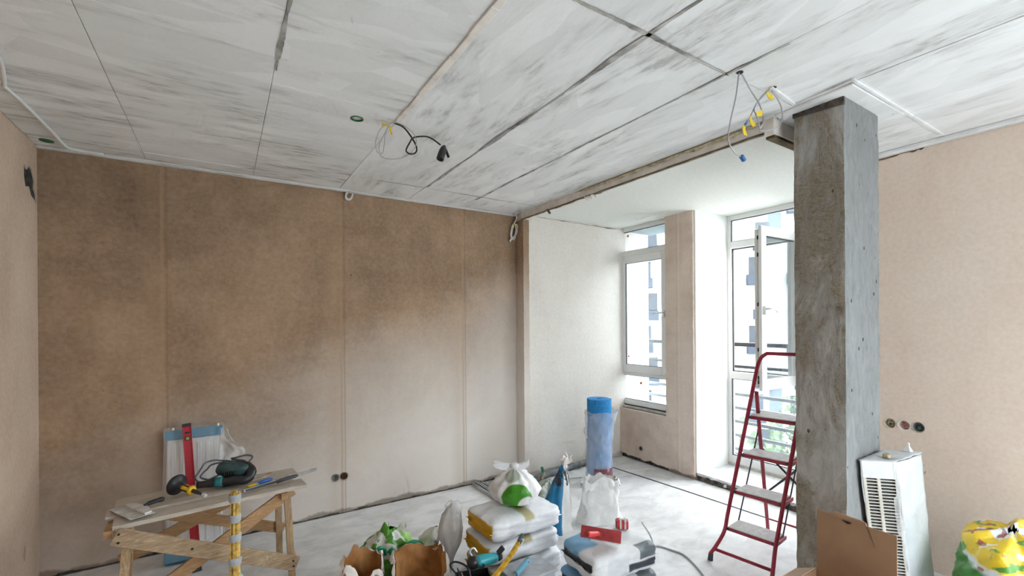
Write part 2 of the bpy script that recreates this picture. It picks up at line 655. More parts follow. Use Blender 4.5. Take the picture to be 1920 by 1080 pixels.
plain('vial_green', (0.30, 0.45, 0.10), 0.2)
plain('rubber_dark', (0.06, 0.065, 0.075), 0.7)
plain('strut_black', (0.045, 0.05, 0.07), 0.45)
plain('fibre_cream', (0.72, 0.65, 0.48), 0.9, var=0.15, scale=60, bump=0.8)
plain('felt_white', (0.74, 0.73, 0.70), 0.9)
plain('teal_plastic', (0.02, 0.20, 0.23), 0.38, var=0.15)
plain('teal_dark', (0.035, 0.085, 0.088), 0.5, var=0.35, scale=25)
plain('teal_bright', (0.03, 0.36, 0.42), 0.3, var=0.1)
plain('yellow_plastic', (0.80, 0.50, 0.02), 0.4, var=0.08)
plain('yellow_worn', (0.60, 0.34, 0.015), 0.55, var=0.25, scale=35, bump=0.3)
plain('blue_plastic', (0.02, 0.11, 0.48), 0.35)
plain('sky_plastic', (0.16, 0.38, 0.52), 0.4)
plain('straw', (0.72, 0.47, 0.12), 0.8, var=0.3, scale=40)
plain('tape_grey', (0.46, 0.48, 0.50), 0.45, var=0.1)
plain('mint_plastic', (0.50, 0.74, 0.58), 0.5)
plain('blue_foam', (0.02, 0.27, 0.66), 0.75, var=0.12, scale=40, bump=0.3)
plain('label_maroon', (0.22, 0.06, 0.09), 0.5, var=0.2)
plain('tread_grey', (0.62, 0.61, 0.60), 0.55, var=0.1, scale=30)
plain('radiator_white', (0.80, 0.81, 0.81), 0.35, var=0.03)
plain('radiator_fin', (0.66, 0.63, 0.56), 0.5, var=0.06)
plain('radiator_dark', (0.02, 0.025, 0.03), 0.8)
plain('grey_sheet', (0.45, 0.47, 0.50), 0.45, metal=0.2)
plain('rose_plastic', (0.72, 0.55, 0.58), 0.5)
plain('tape_red', (0.60, 0.05, 0.06), 0.4)
plain('rail_dark', (0.012, 0.017, 0.022), 0.5)
plain('rail_pale', (0.13, 0.145, 0.15), 0.5)
plain('sticker_red', (0.85, 0.10, 0.04), 0.5)
plain('facade_white', (0.26, 0.27, 0.28), 0.8, var=0.02, scale=0.3)
plain('facade_grey', (0.06, 0.08, 0.10), 0.8, var=0.04, scale=0.3)
plain('balcony_dark', (0.012, 0.022, 0.038), 0.7, var=0.06, scale=1)
plain('far_window', (0.012, 0.02, 0.03), 0.5, var=0.15, scale=0.6)
plain('leafy', (0.03, 0.055, 0.018), 0.8, var=0.35, scale=1.5)
plain('bark', (0.12, 0.09, 0.06), 0.9)
plain('street_grey', (0.36, 0.37, 0.36), 0.9, var=0.1, scale=0.1)

# printed sacks -----------------------------------------------------
m, o = cloudy('sack_yellow', (0.82, 0.83, 0.86), 0.42, b=0.35)
c = m.p.inputs['Base Color'].links[0].from_socket
c = m.mix(m.rect(o, ((-0.5, -0.250), (-0.165, 0.175), (0.022, 0.118))), c, (0.62, 0.34, 0.005))
c = m.mix(m.math('MULTIPLY', m.rect(o, ((-0.03, 0.05), None, (0.10, 0.4)), 0.01), 0.85), c, (0.36, 0.31, 0.10))
c = m.mix(m.rect(o, ((0.05, 0.14), (-0.05, 0.03), (0.10, 0.4))), c, (0.82, 0.56, 0.05))
c = m.mix(m.rect(o, ((-0.5, -0.262), (-0.155, 0.165), (0.012, 0.02))), c, (0.10, 0.10, 0.10))
m.P(Base_Color=c)

m, o = cloudy('sack_grey', (0.76, 0.77, 0.79), 0.45, b=0.45)
c = m.p.inputs['Base Color'].links[0].from_socket
c = m.mix(m.rect(o, ((-0.5, -0.235), (-0.15, 0.165), (0.068, 0.112))), c, (0.02, 0.02, 0.022))
c = m.mix(m.math('MULTIPLY', m.rect(o, ((-0.27, -0.10), (-0.02, 0.3), (0.105, 0.4)), 0.012), 0.9), c, (0.13, 0.36, 0.60))
c = m.mix(m.rect(o, ((0.09, 0.235), (-0.3, -0.115), (0.085, 0.4)), 0.004), c, (0.14, 0.16, 0.18))
c = m.mix(m.rect(o, ((0.0, 0.22), (-0.3, -0.165), (0.030, 0.075)), 0.004), c, (0.045, 0.05, 0.07))
m.P(Base_Color=c)

m, o = cloudy('bag_green_print', (0.80, 0.79, 0.79), 0.4, b=0.5)
c = m.p.inputs['Base Color'].links[0].from_socket
s = m.sep(o)
d = m.n('ShaderNodeVectorMath', {0: o, 1: (-0.09, -0.17, 0.055)}, operation='DISTANCE').outputs['Value']
g = m.ramp(d, [(0.125, 1.0), (0.13, 0.0)])
d2 = m.n('ShaderNodeVectorMath', {0: o, 1: (-0.01, -0.21, 0.0)}, operation='DISTANCE').outputs['Value']
g = m.math('MULTIPLY', g, m.ramp(d2, [(0.095, 0.0), (0.10, 1.0)]))
c = m.mix(g, c, (0.05, 0.27, 0.01))
d3 = m.n('ShaderNodeVectorMath', {0: o, 1: (-0.06, -0.06, 0.215)}, operation='DISTANCE').outputs['Value']
c = m.mix(m.ramp(d3, [(0.05, 0.7), (0.065, 0.0)]), c, (0.24, 0.31, 0.20))
m.P(Base_Color=c)

m, o = cloudy('bag_green', (0.10, 0.36, 0.03), 0.28, b=0.8, var=0.3, scale=10)
c = m.p.inputs['Base Color'].links[0].from_socket
w = m.noise(o, 8.5, 2, 0.4, 0.6)
c = m.mix(m.ramp(w, [(0.53, 0.0), (0.55, 1.0)]), c, (0.74, 0.74, 0.72))
w2 = m.noise(m.map(o, (1, 1, 1), (4, 2, 1)), 7, 2, 0.4, 0.6)
c = m.mix(m.ramp(w2, [(0.58, 0.0), (0.60, 0.9)]), c, (0.33, 0.62, 0.16))
m.P(Base_Color=c)

m, o = cloudy('bag_blue_print', (0.78, 0.76, 0.73), 0.45, b=0.5)
c = m.p.inputs['Base Color'].links[0].from_socket
c = m.mix(m.rect(o, ((-0.055, 0.07), (-0.4, 0.02), (0.085, 0.165)), 0.006), c, (0.06, 0.10, 0.34))
m.P(Base_Color=c)

m, o = cloudy('sack_blue', (0.74, 0.74, 0.73), 0.4, b=0.5)
c = m.p.inputs['Base Color'].links[0].from_socket
s = m.sep(o)
t = m.math('SUBTRACT', s[0], m.math('MULTIPLY', s[2], 0.25))
lf = m.ramp(m.math('ADD', t, 0.5), [(0.47, 1.0), (0.48, 0.0)])
zz = m.n('ShaderNodeMapRange', {'Value': s[2], 'From Min': 0.345, 'From Max': 0.355, 'To Min': 0.0, 'To Max': 1.0}).outputs[0]
blk = m.n('ShaderNodeMapRange', {'Value': s[2], 'From Min': 0.475, 'From Max': 0.49, 'To Min': 1.0, 'To Max': 0.0}).outputs[0]
c = m.mix(lf, c, (0.005, 0.17, 0.36))
stripe = m.noise(m.map(o, (9, 9, 1.5)), 5, 3)
c = m.mix(m.math('MULTIPLY', m.math('MULTIPLY', zz, blk), m.ramp(stripe, [(0.5, 1.0), (0.56, 0.0)])), c, (0.02, 0.02, 0.025))
m.P(Base_Color=c)

m, o = cloudy('sack_flower', (0.78, 0.83, 0.84), 0.35, b=0.6)
c = m.p.inputs['Base Color'].links[0].from_socket
s = m.sep(o)
wv = m.math('MULTIPLY', m.math('SUBTRACT', m.noise(o, 3.2, 2), 0.5), 0.16)
zz = m.math('ADD', s[2], wv)
gm = m.n('ShaderNodeMapRange', {'Value': zz, 'From Min': 0.425, 'From Max': 0.445, 'To Min': 1.0, 'To Max': 0.0}).outputs[0]
bt = m.n('ShaderNodeMapRange', {'Value': zz, 'From Min': 0.20, 'From Max': 0.21, 'To Min': 0.0, 'To Max': 1.0}).outputs[0]
c = m.mix(m.math('MULTIPLY', gm, bt), c, (0.035, 0.20, 0.015))
yn = m.noise(m.map(o, (1, 1, 1.6), (2, 0, 0)), 5.5, 2, 0.4, 0.5)
ym = m.math('MULTIPLY', m.ramp(yn, [(0.44, 0.0), (0.465, 1.0)]), m.n('ShaderNodeMapRange', {'Value': zz, 'From Min': 0.455, 'From Max': 0.475, 'To Min': 0.0, 'To Max': 1.0}).outputs[0])
c = m.mix(ym, c, (0.84, 0.60, 0.03))
rn = m.noise(m.map(o, (1, 1, 1.2), (5, 3, 1)), 10, 2, 0.4, 0.4)
up_ = m.n('ShaderNodeMapRange', {'Value': zz, 'From Min': 0.42, 'From Max': 0.44, 'To Min': 0.0, 'To Max': 1.0}).outputs[0]
c = m.mix(m.math('MULTIPLY', m.ramp(rn, [(0.62, 0.0), (0.64, 0.9)]), up_), c, (0.38, 0.10, 0.09))
gn = m.noise(m.map(o, (1, 1, 1.2), (9, 7, 1)), 8, 2, 0.4, 0.4)
c = m.mix(m.math('MULTIPLY', m.ramp(gn, [(0.62, 0.0), (0.64, 0.9)]), up_), c, (0.06, 0.34, 0.07))
m.P(Base_Color=c)

# ------------------------------------------------------------------ the room
H = 2.91
HA = 2.90
XL, XR, YB, YR = -1.05, 4.05, 4.25, -1.8

fl = struct('floor', MB().box((XL - .2, YR - .2, -0.2), (5.0, YB + .2, 0)), MAT['floor_screed'], label='pale grey screed floor with scuffs and dust')
jp = [(3.82, 4.1), (3.84, 3.85), (3.885, 3.3), (3.91, 2.93), (3.93, 2.56), (3.955, 2.1), (3.97, 1.75)]
mb = MB()
for i in range(len(jp) - 1):
    a, b = jp[i], jp[i + 1]
    w0 = 0.009
    mb.prism([(a[0] - w0, a[1]), (a[0] + w0, a[1]), (b[0] + w0, b[1]), (b[0] - w0, b[1])], 'z', -0.01, 0.004)
mb.build('joint_strip', MAT['rubber_dark'], fl)

# ceiling: slab above, formwork panels as separate pieces, joints recessed between them
ce = struct('ceiling', MB().box((XL - .2, YR - .2, H + 0.006), (XR + .2, YB + .2, H + 0.2)), MAT['joint_pale'], label='whitewashed concrete ceiling with formwork panel joints')
xs = [XL, -0.47, 0.21, 0.88, 1.52, 2.08, 2.70, 3.28, XR]
random.seed(3)
HOLE = (0.67, 2.72)
for i in range(len(xs) - 1):
    ys = [YB, 3.79, 2.54, 1.29, 0.04, -1.21, YR]
    if i in (0, 1):
        ys = [YB, 4.02, 3.16, 1.91, 0.66, -0.59, YR]
    if i == 7 or i == 6:
        ys = [1.40, 0.98, 0.04, -1.21, YR]
    for j in range(len(ys) - 1):
        g = 0.0014
        dz = random.uniform(-0.003, 0.003)
        x0, x1, y1, y0 = xs[i], xs[i + 1], ys[j], ys[j + 1]
        if i in (6, 7):
            pass
        elif i == 5 and y1 > 1.4:
            x1 = 2.78
        mb = MB().box((x0 + g, y0 + g * .6, H + dz * .6), (x1 - g, y1 - g * .6, H + 0.03))
        o = mb.build('panel', MAT['ceiling_wash_x' if i < 3 else 'ceiling_wash_y'], ce, bevel=0.002)
        if x0 < HOLE[0] < x1 and y0 < HOLE[1] < y1:
            cut(o, [MB().lathe([(0.036, H - .1), (0.036, H + .1)], 24, Matrix.Translation((HOLE[0], HOLE[1], 0)))])
# strip between the last panel row and the beam
MB().box((2.704, 1.404, H), (2.778, YB - .004, H + 0.03)).build('panel', MAT['ceiling_wash_y'], ce)
# plastered chase and thin margin strips
mb = MB()
for k in range(10):
    y0 = 2.62 - k * 0.19
    mb.box((0.868 + 0.003 * math.sin(k * 2), y0 - 0.188, H - 0.008), (0.905 + 0.004 * math.sin(k * 3.1), y0, H + 0.002))
mb.build('chase_strip', MAT['beam_plaster'], ce, bevel=0.003)
mb = MB()
mb.box((XL, YB - 0.045, H - 0.016), (2.77, YB, H + 0.002))
mb.build('edge_fillet', MAT['ceiling_wash_x'], ce, bevel=0.006)
mb = MB()
mb.box((XR - 0.05, 0.4, H - 0.03), (XR, 1.40, H + 0.002))
mb.build('edge_fillet', MAT['ceiling_wash_y'], ce, bevel=0.008)
# mortar collar round the column head
mb = MB()
mb.prism([(2.70, 1.00), (3.36, 0.985), (3.33, 1.40), (2.73, 1.40)], 'z', H - 0.012, H + 0.004)
mb.build('mortar_collar', MAT['ceiling_wash_y'], ce, bevel=0.004)
for (a, b, w) in (((2.66, 0.985), (3.95, 0.97), 0.014), ((2.66, 0.985), (2.69, 1.27), 0.010), ((2.39, 1.24), (2.69, 1.27), 0.014)):
    MB().bar((a[0], a[1], H - 0.004), (b[0], b[1], H - 0.004), w, 0.012, side=(0, 1, 0)).build('plaster_ridge', MAT['ceiling_wash_y'], ce)

# bare grey concrete left along the widest joints
for (ax_, c_, a_, b_, w_) in (('y', 1.52, -0.5, 3.75, .010), ('y', 2.08, 1.0, 3.9, .0045), ('x', 1.29, 1.0, 2.1, .006), ('y', 0.215, 1.5, 2.4, .008), ('x', 3.79, 1.1, 2.75, .003)):
    mb = MB()

    def smear(u, v, ax_=ax_, c_=c_, a_=a_, b_=b_, w_=w_):
        q = a_ + u * (b_ - a_)
        hw = w_ * max(.12, .75 + 1.3 * fbm((q * 2.2, c_ * 5, 1), 4)) + .002
        off = c_ + (v - .5) * 2 * hw + .012 * fbm((q * 1.5, c_, 7), 3) + .004 * fbm((q * 25, v * 3, 2))
        return (off, q, H - .0045) if ax_ == 'y' else (q, off, H - .0045)
    mb.grid(smear, 160, 4)
    mb.build('bare_joint', MAT['joint_grey'], ce)
# alcove ceiling
struct('ceiling_alcove', MB().box((2.80, 1.40, HA), (5.0, YB + .2, HA + 0.2)), MAT['ceiling_alcove'], label='smooth off-white ceiling over the window alcove')
# beam strips along the alcove edge
t1 = struct('trim_1', MB().box((2.765, 1.44, H - 0.068), (2.815, 4.13, H + 0.01)), MAT['beam_plaster'], label='raw plaster edge strip between main ceiling and alcove', bevel=0.004)
mb = MB()


def foam(u, v):
    y = 1.46 + u * 1.75
    a = v * math.pi
    n = fbm((y * 9, v * 2, 1))
    r = (0.011 + 0.009 * n) * min(1, u * 14, (1 - u) * 10) + 0.001
    return (2.762 - r * math.sin(a) * 1.1, y, H - 0.002 - r * (1 - math.cos(a)) * 0.85)


mb.grid(foam, 110, 8)
mb.build('foam_bead', MAT['foam_yellow'], t1, smooth=True)
mb = MB()


def lip(u, v):
    y = 1.46 + u * 2.66
    n = fbm((y * 7, 3, 1)) * 0.010
    return (2.762 + v * 0.06, y, H - 0.074 - n * (0.35 if u < .55 else 1.5) * .5 + (0.0 if v < 0.5 else 0.012))


mb.grid(lip, 120, 3)
mb.build('timber_lip', MAT['timber_dark'], t1, solid=0.006)
MB().bar((2.75, 3.62, H - 0.075), (2.735, 3.56, H - 0.125), 0.016, 0.016).build('wood_peg', MAT['timber_dark'], t1)
mb = MB()
for k in range(14):
    p = V((2.765 + random.uniform(-.015, .02), 3.03 + random.uniform(-.05, .05), H - 0.075))
    mb.bar(p, p + V((random.uniform(-.02, .02), random.uniform(-.03, .03), -random.uniform(.008, .03))), 0.009, 0.008)
mb.build('frayed_end', MAT['beam_plaster'], t1)
t2 = struct('trim_2', MB().box((2.758, 1.415, H - 0.100), (4.25, 1.475, H + 0.01)), MAT['beam_plaster'], label='grey edge strip of the alcove running behind the column', bevel=0.004)
MB().box((2.77, 1.42, H - 0.116), (4.25, 1.47, H - 0.100)).build('timber_lip', MAT['timber_dark'], t2)

# walls
wl = struct('wall_left', MB().box((XL - 0.2, YR - .2, 0), (XL, YB + .2, H + .02)), MAT['plaster_left'], label='pale beige plastered wall with a broken hole near the ceiling')
hole = [(4.02, 2.72), (4.07, 2.70), (4.10, 2.735), (4.16, 2.72), (4.205, 2.66), (4.195, 2.61), (4.235, 2.575), (4.24, 2.50), (4.19, 2.54), (4.14, 2.55), (4.10, 2.60), (4.04, 2.585), (4.015, 2.65)]
cut(wl, [MB().prism(hole, 'x', XL - 0.09, XL + 0.05), MB().prism([(3.965, 0.25), (3.99, 0.245), (4.0, 0.30), (3.99, 0.345), (3.97, 0.335), (3.96, 0.29)], 'x', XL - 0.05, XL + .05)])
MB().prism(hole, 'x', XL - 0.05, XL - 0.007).build('cavity_shade', MAT['shade_grey'], wl)  # dark plate just under the surface stands in for shade inside the hole
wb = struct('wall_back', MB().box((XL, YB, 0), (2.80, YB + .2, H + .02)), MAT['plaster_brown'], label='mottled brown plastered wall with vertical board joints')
cut(wb, [MB().lathe([(0.031, 0), (0.031, 0.3)], 24, Matrix.Translation((x, YB + .055, 0.33)) @ rot(x=math.pi / 2)) for x in (0.835, 0.91)])
mb = MB()
n_ = 90
for k in range(n_):
    x = XL + (2.78 - XL) * k / n_
    h = max(0.004, 0.012 + 0.014 * fbm((x * 6, 0, 4)))
    mb.box((x, YB - 0.006, 0), (x + (2.78 - XL) / n_, YB + .01, h))
mb.build('base_gap', MAT['rubble_dark'], wb)
# return pilaster and alcove side wall (slightly proud of the back wall)
wa = struct('wall_alcove_side', MB().box((2.79, 4.11, 0), (4.80, YB + .2, HA + .01)), MAT['plaster_alcove'], label='off-white plastered side wall of the window alcove')
mb = MB()


def arris(u, v):
    z = u * 2.84
    n = fbm((z * 6, 1, 2)) * 0.006
    if v < 0.5:
        return (2.783 - 0.004, 4.245 - 0.13 * v * 2, z)
    return (2.783 + (v - 0.5) * 2 * (0.075 + n), 4.103 + 0.004 * fbm((z * 9, v, 1)), z)


mb.grid(arris, 60, 8)
mb.build('raw_arris', MAT['plaster_brown'], wa)
mb = MB()


def crack(u, v):
    x = 2.95 + u * 1.25
    w_ = max(.0012, .0035 + .006 * fbm((x * 7, 2, 3), 3)) * (1.6 if u > .6 else 1)
    return (x, 4.1085, HA - .010 - .006 * u + .004 * fbm((x * 9, 0, 8)) - v * w_)


mb.grid(crack, 70, 1)
mb.build('crack', MAT['rubble_dark'], wa, fixn=False)
# wall with the windows
XW = 4.27
ww = struct('wall_window', MB().box((XW + .025, 3.40, 0), (4.74, YB, 0.62)), MAT['rubble_dark'], label='brown plastered wall below the narrow window with a pipe hole')
mb = MB()


def skirt(u, v):
    y = 3.04 + u * (4.11 - 3.04)
    zb = 0.035 + 0.03 * fbm((y * 9, 0, 7)) + (0.02 * u)
    top = 0.622 if y > 3.40 else 0.622
    z = max(0.006, zb) * (1 - v) + top * v
    return (XW + 0.002 * fbm((y * 4, z * 4, 0)), y, z)


mb.grid(skirt, 70, 8)
mb.build('plaster_coat', MAT['plaster_pier'], ww, solid=0.03)
cup = MB().lathe([(0.026, -0.01), (0.031, -0.012), (0.031, 0.0), (0.024, 0.002), (0.024, -0.004), (0.001, -0.004)], 20, Matrix.Translation((XW - 0.016, 3.77, 0.175)) @ rot(y=-math.pi / 2), caps=False)
cup.build('pipe_sleeve', MAT['cup_grey'], ww, smooth=False)
MB().lathe([(0.02, 0), (0.02, 0.004)], 20, Matrix.Translation((XW - 0.020, 3.77, 0.175)) @ rot(y=-math.pi / 2)).build('sleeve_hole', MAT['black'], ww)
wp = struct('wall_pier', MB().box((XW + .025, 3.04, 0), (4.74, 3.40, HA + .01)), MAT['plaster_pier'], label='brown plastered pier between the two windows')
mb = MB()


def pierface(u, v):
    z = 0.62 + v * (HA - 0.62)
    e = 0.004 * fbm((z * 11, u * 3, 3))
    return (XW + 0.002 * fbm((u * 3, z * 4, 5)), 3.04 + u * 0.36 + (e if u in (0, 1) else 0), z)


mb.grid(pierface, 8, 60)
mb.build('plaster_coat', MAT['plaster_pier'], wp, solid=0.03)
MB().box((XW + .01, 3.025, 0.075), (4.87, 3.04, HA)).build('white_reveal', MAT['reveal_white'], wp)
struct('wall_window_side', MB().box((XW, 4.17, 0.62), (4.74, YB, HA + .01)), MAT['plaster_alcove'], label='narrow strip of plaster beside the narrow window')
MB().box((4.75, 3.03, 0.0), (4.76, 4.5, HA)).v
# beyond the column: return wall closing the tall window recess
struct('wall_recess_end', MB().box((4.26, 1.25, 0), (5.0, 1.47, HA + .01)), MAT['plaster_pink'], label='plaster return at the far end of the tall window recess')
wr = struct('wall_right', MB().box((XR, YR - .2, 0), (XR + 0.22, 1.47, H + .02)), MAT['plaster_pink'], label='pinkish plastered wall with a row of three open socket boxes')
cutl = [MB().lathe([(0.033, 0), (0.033, 0.3)], 24, Matrix.Translation((XR + .25 - 0.2, y, 0.96)) @ rot(y=math.pi / 2) @ Matrix.Translation((0, 0, -0.25))) for y in (1.285, 1.205, 1.128)]
cutl = [MB().lathe([(0.033, -0.05), (0.033, 0.05)], 24, Matrix.Translation((XR, y, 0.96)) @ rot(y=math.pi / 2)) for y in (1.285, 1.205, 1.128)]
cutl.append(MB().box((XR - .1, -1.6, 0.10), (XR + .4, 0.10, 2.50)))
cutl.append(MB().prism([(1.40, 2.862), (1.24, 2.866), (1.22, 2.879), (1.17, 2.876), (1.145, 2.862), (1.13, 2.868), (1.12, 2.879), (1.10, 2.868), (1.085, 2.879), (1.09, 2.884), (1.40, 2.882)], 'x', XR - 0.02, XR + .04))
cut(wr, cutl)
wre = struct('wall_rear', MB().box((XL - .2, YR - .2, 0), (XR + .2, YR, H + .02)), MAT['plaster_left'], label='plain plastered wall behind the viewpoint')
cut(wre, [MB().box((1.7, YR - .4, 0.10), (3.5, YR + .1, 2.50))])
# raised screed kerb in the tall window recess
mb = MB()


def kerb(u, v):
    y = 1.47 + u * (3.03 - 1.47)
    n = fbm((y * 10, v * 3, 2))
    if v < 0.5:
        return (XW + 0.03 + 0.015 * n - 0.02 * v, y, 0.075 * v * 2)
    return (XW + 0.03 + (v - 0.5) * 2 * 0.68, y, 0.075)


mb.grid(kerb, 60, 10)
ks = struct('trim_3', mb, MAT['floor_screed'], label='raised screed step in the tall window recess with a broken edge')
mb = MB()
for k in range(60):
    y = 1.9 + k * (3.03 - 1.9) / 60
    h = 0.05 + 0.02 * fbm((y * 12, 0, 5))
    x = XW + 0.018 + 0.012 * fbm((y * 9, 4, 5))
    mb.box((x, y, 0), (x + 0.03, y + .021, max(0.02, h)))
mb.build('broken_edge', MAT['rubble_dark'], ks)

# column
cx0, cx1, cy0, cy1 = 2.80, 3.25, 1.075, 1.33
mb = MB()


def colring(u, v):
    z = v * (H + .005)
    P = [(cx0, cy1), (cx0, cy0), (cx1, cy0), (cx1, cy1), (cx0, cy1)]
    k = min(3, int(u * 4))
    t = u * 4 - k
    x = P[k][0] + (P[k + 1][0] - P[k][0]) * t
    y = P[k][1] + (P[k + 1][1] - P[k][1]) * t
    n = fbm((x * 7, y * 7, z * 7))
    edge = 1.0 if (t < 0.05 or t > 0.95) else 0.25
    s = -0.006 * abs(n) * edge
    cxm, cym = (cx0 + cx1) / 2, (cy0 + cy1) / 2
    return (x - s * (1 if x < cxm else -1) * edge, y - s * (1 if y < cym else -1) * edge, z)


mb.grid(colring, 40, 90, wrap=True)
co = struct('column', mb, MAT['concrete_smooth'], label='raw concrete column with a rough brown face and a smooth grey face')
co.data.materials.append(MAT['concrete_rough'])
for p in co.data.polygons:
    if p.normal.x < -0.7:
        p.material_index = 1
mb = MB()
for k in range(26):
    u = k / 26
    mb.box((cx0 - 0.006 - 0.004 * fbm((u * 9, 1, 1)), cy0 + 0.255 * u, H - 0.035 - 0.02 * (1 - u)), (cx0 + .01, cy0 + 0.255 * (u + 1 / 26), H - 0.006))
mb.build('head_rim', MAT['rubble_dark'], co)

# sockets --------------------------------------------------------------


def socket(name, label, loc, R, cupmat, core, group):
    t = thing(name, label, 'socket', loc, 0, group)
    T = Matrix.Translation(loc) @ R
    MB().lathe([(0.0335, 0.002), (0.036, 0.003), (0.036, -0.001), (0.030, -0.002), (0.029, -0.036), (0.0005, -0.037)], 24, T, caps=False).build('cup', MAT[cupmat], t, smooth=False)
    for k in range(3):
        a = k * 2.1
        pts = [(0.008 * math.cos(a), 0.008 * math.sin(a), -0.034), (0.018 * math.cos(a + .6), 0.016 * math.sin(a + .6), -0.018), (0.008 * math.cos(a + 2), 0.012 * math.sin(a + 2), -0.006)]
        MB().tube([T @ V(p) for p in cr(pts, 4)], 0.0028, 6).build('wire', MAT[core[k % len(core)]], t)
    return t


Rb = rot(x=math.pi / 2)
socket('socket_box', 'open grey socket box low on the brown back wall, left of the pair', (0.835, YB - 0.001, 0.33), Rb, 'cup_grey', ['black', 'cable_grey'], 'socket boxes in the back wall')
socket('socket_box', 'open dark reddish socket box low on the brown back wall, right of the pair', (0.91, YB - 0.001, 0.33), Rb, 'timber_dark', ['black', 'cup_red'], 'socket boxes in the back wall')
Rr = rot(y=-math.pi / 2)
socket('socket_box', 'open pale socket box nearest the concrete column on the pink wall', (XR - .001, 1.285, 0.96), Rr, 'fibre_cream', ['cable_grey', 'timber_dark'], 'socket boxes in the right wall')
socket('socket_box', 'open socket box with red plastic inside, middle one on the pink wall', (XR - .001, 1.205, 0.96), Rr, 'paper_torn', ['cup_red', 'red_handle'], 'socket boxes in the right wall')
socket('socket_box', 'open dark socket box farthest from the column on the pink wall', (XR - .001, 1.128, 0.96), Rr, 'cup_grey', ['black', 'cap_green'], 'socket boxes in the right wall')

# ------------------------------------------------------------------ windows


def frame_rect(mb, x0, x1, y0, y1, z0, z1, w, wb=None, wt=None):
    wb = wb or w
    wt = wt or w
    mb.box((x0, y0, z0), (x1, y0 + w, z1))
    mb.box((x0, y1 - w, z0), (x1, y1, z1))
    mb.box((x0, y0 + w, z0), (x1, y1 - w, z0 + wb))
    mb.box((x0, y0 + w, z1 - wt), (x1, y1 - w, z1))
    return mb


# window_1: narrow, three lights
X1 = 4.335
w1 = bpy.data.objects.new('window_1', None)
COL.objects.link(w1)
LOC['window_1'] = V((X1, 3.785, 0.62))
w1.location = LOC['window_1']
tag(w1, 'narrow white three-light window beside the blue roll', None, None, 'structure')
ya, yb = 3.385, 4.185
mb = frame_rect(MB(), X1, X1 + .07, ya, yb, 0.665, HA, 0.062, 0.062, 0.05)
mb.build('outer_frame', MAT['upvc_white'], w1, bevel=0.003)
MB().box((X1, ya + .062, 2.525), (X1 + .07, yb - .062, 2.60)).build('transom', MAT['upvc_white'], w1, bevel=0.003)
MB().box((X1, ya + .062, 1.035), (X1 + .07, yb - .062, 1.11)).build('transom', MAT['upvc_white'], w1, bevel=0.003)
mb = frame_rect(MB(), X1 - .022, X1 + .03, ya + .035, yb - .035, 1.075, 2.535, 0.085, 0.095, 0.09)
sa = mb.build('sash', MAT['upvc_white'], w1, bevel=0.004)
frame_rect(MB(), X1 - .012, X1 + .008, ya + .118, yb - .118, 1.168, 2.447, 0.007).build('gasket', MAT['gasket'], sa)
mb = MB().cbox((X1 - .03, 3.462, 1.80), (.018, .03, .07))
mb.tube(cr([(X1 - .035, 3.462, 1.81), (X1 - .06, 3.465, 1.81), (X1 - .066, 3.49, 1.808), (X1 - .064, 3.59, 1.80)], 5), 0.0095, 8)
mb.build('handle', MAT['upvc_white'], sa, smooth=True)
for (z0, z1, gx) in ((2.60, HA - .05, X1 + .03), (1.17, 2.445, X1 + .005), (0.727, 1.035, X1 + .03)):
    MB().box((gx, ya + .06, z0), (gx + .006, yb - .06, z1)).build('pane', MAT['pane_glass'], w1)
for (z0, z1) in ((2.60, HA - .05), (0.727, 1.035)):
    frame_rect(MB(), X1 + .012, X1 + .034, ya + .062, yb - .062, z0, z1, 0.006).build('gasket', MAT['gasket'], w1)
for (y, z, s) in ((4.055, 2.80, .016), (4.035, 1.27, .012), (3.86, 0.945, .016), (3.85, 0.955, .010)):
    MB().lathe([(s, 0), (s, 0.002)], 10, Matrix.Translation((X1 + (.004 if 1.2 < z < 2.5 else .029), y, z)) @ rot(y=-math.pi / 2)).build('sticker', MAT['sticker_red'], w1)
MB().box((X1 - .03, ya + .01, 0.622), (X1 + .05, yb - .02, 0.650)).build('sill_board', MAT['sill_board'], w1, bevel=0.003)
MB().box((X1 + .005, ya + .01, 0.650), (X1 + .03, yb - .02, 0.667)).build('gasket', MAT['gasket'], w1)
# outside reveals of the thick wall
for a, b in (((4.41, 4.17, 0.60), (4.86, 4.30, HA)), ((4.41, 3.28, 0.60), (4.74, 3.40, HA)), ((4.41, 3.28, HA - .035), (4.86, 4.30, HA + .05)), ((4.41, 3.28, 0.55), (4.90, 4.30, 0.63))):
    MB().box(a, b).build('outer_reveal', MAT['exterior_white'], w1)

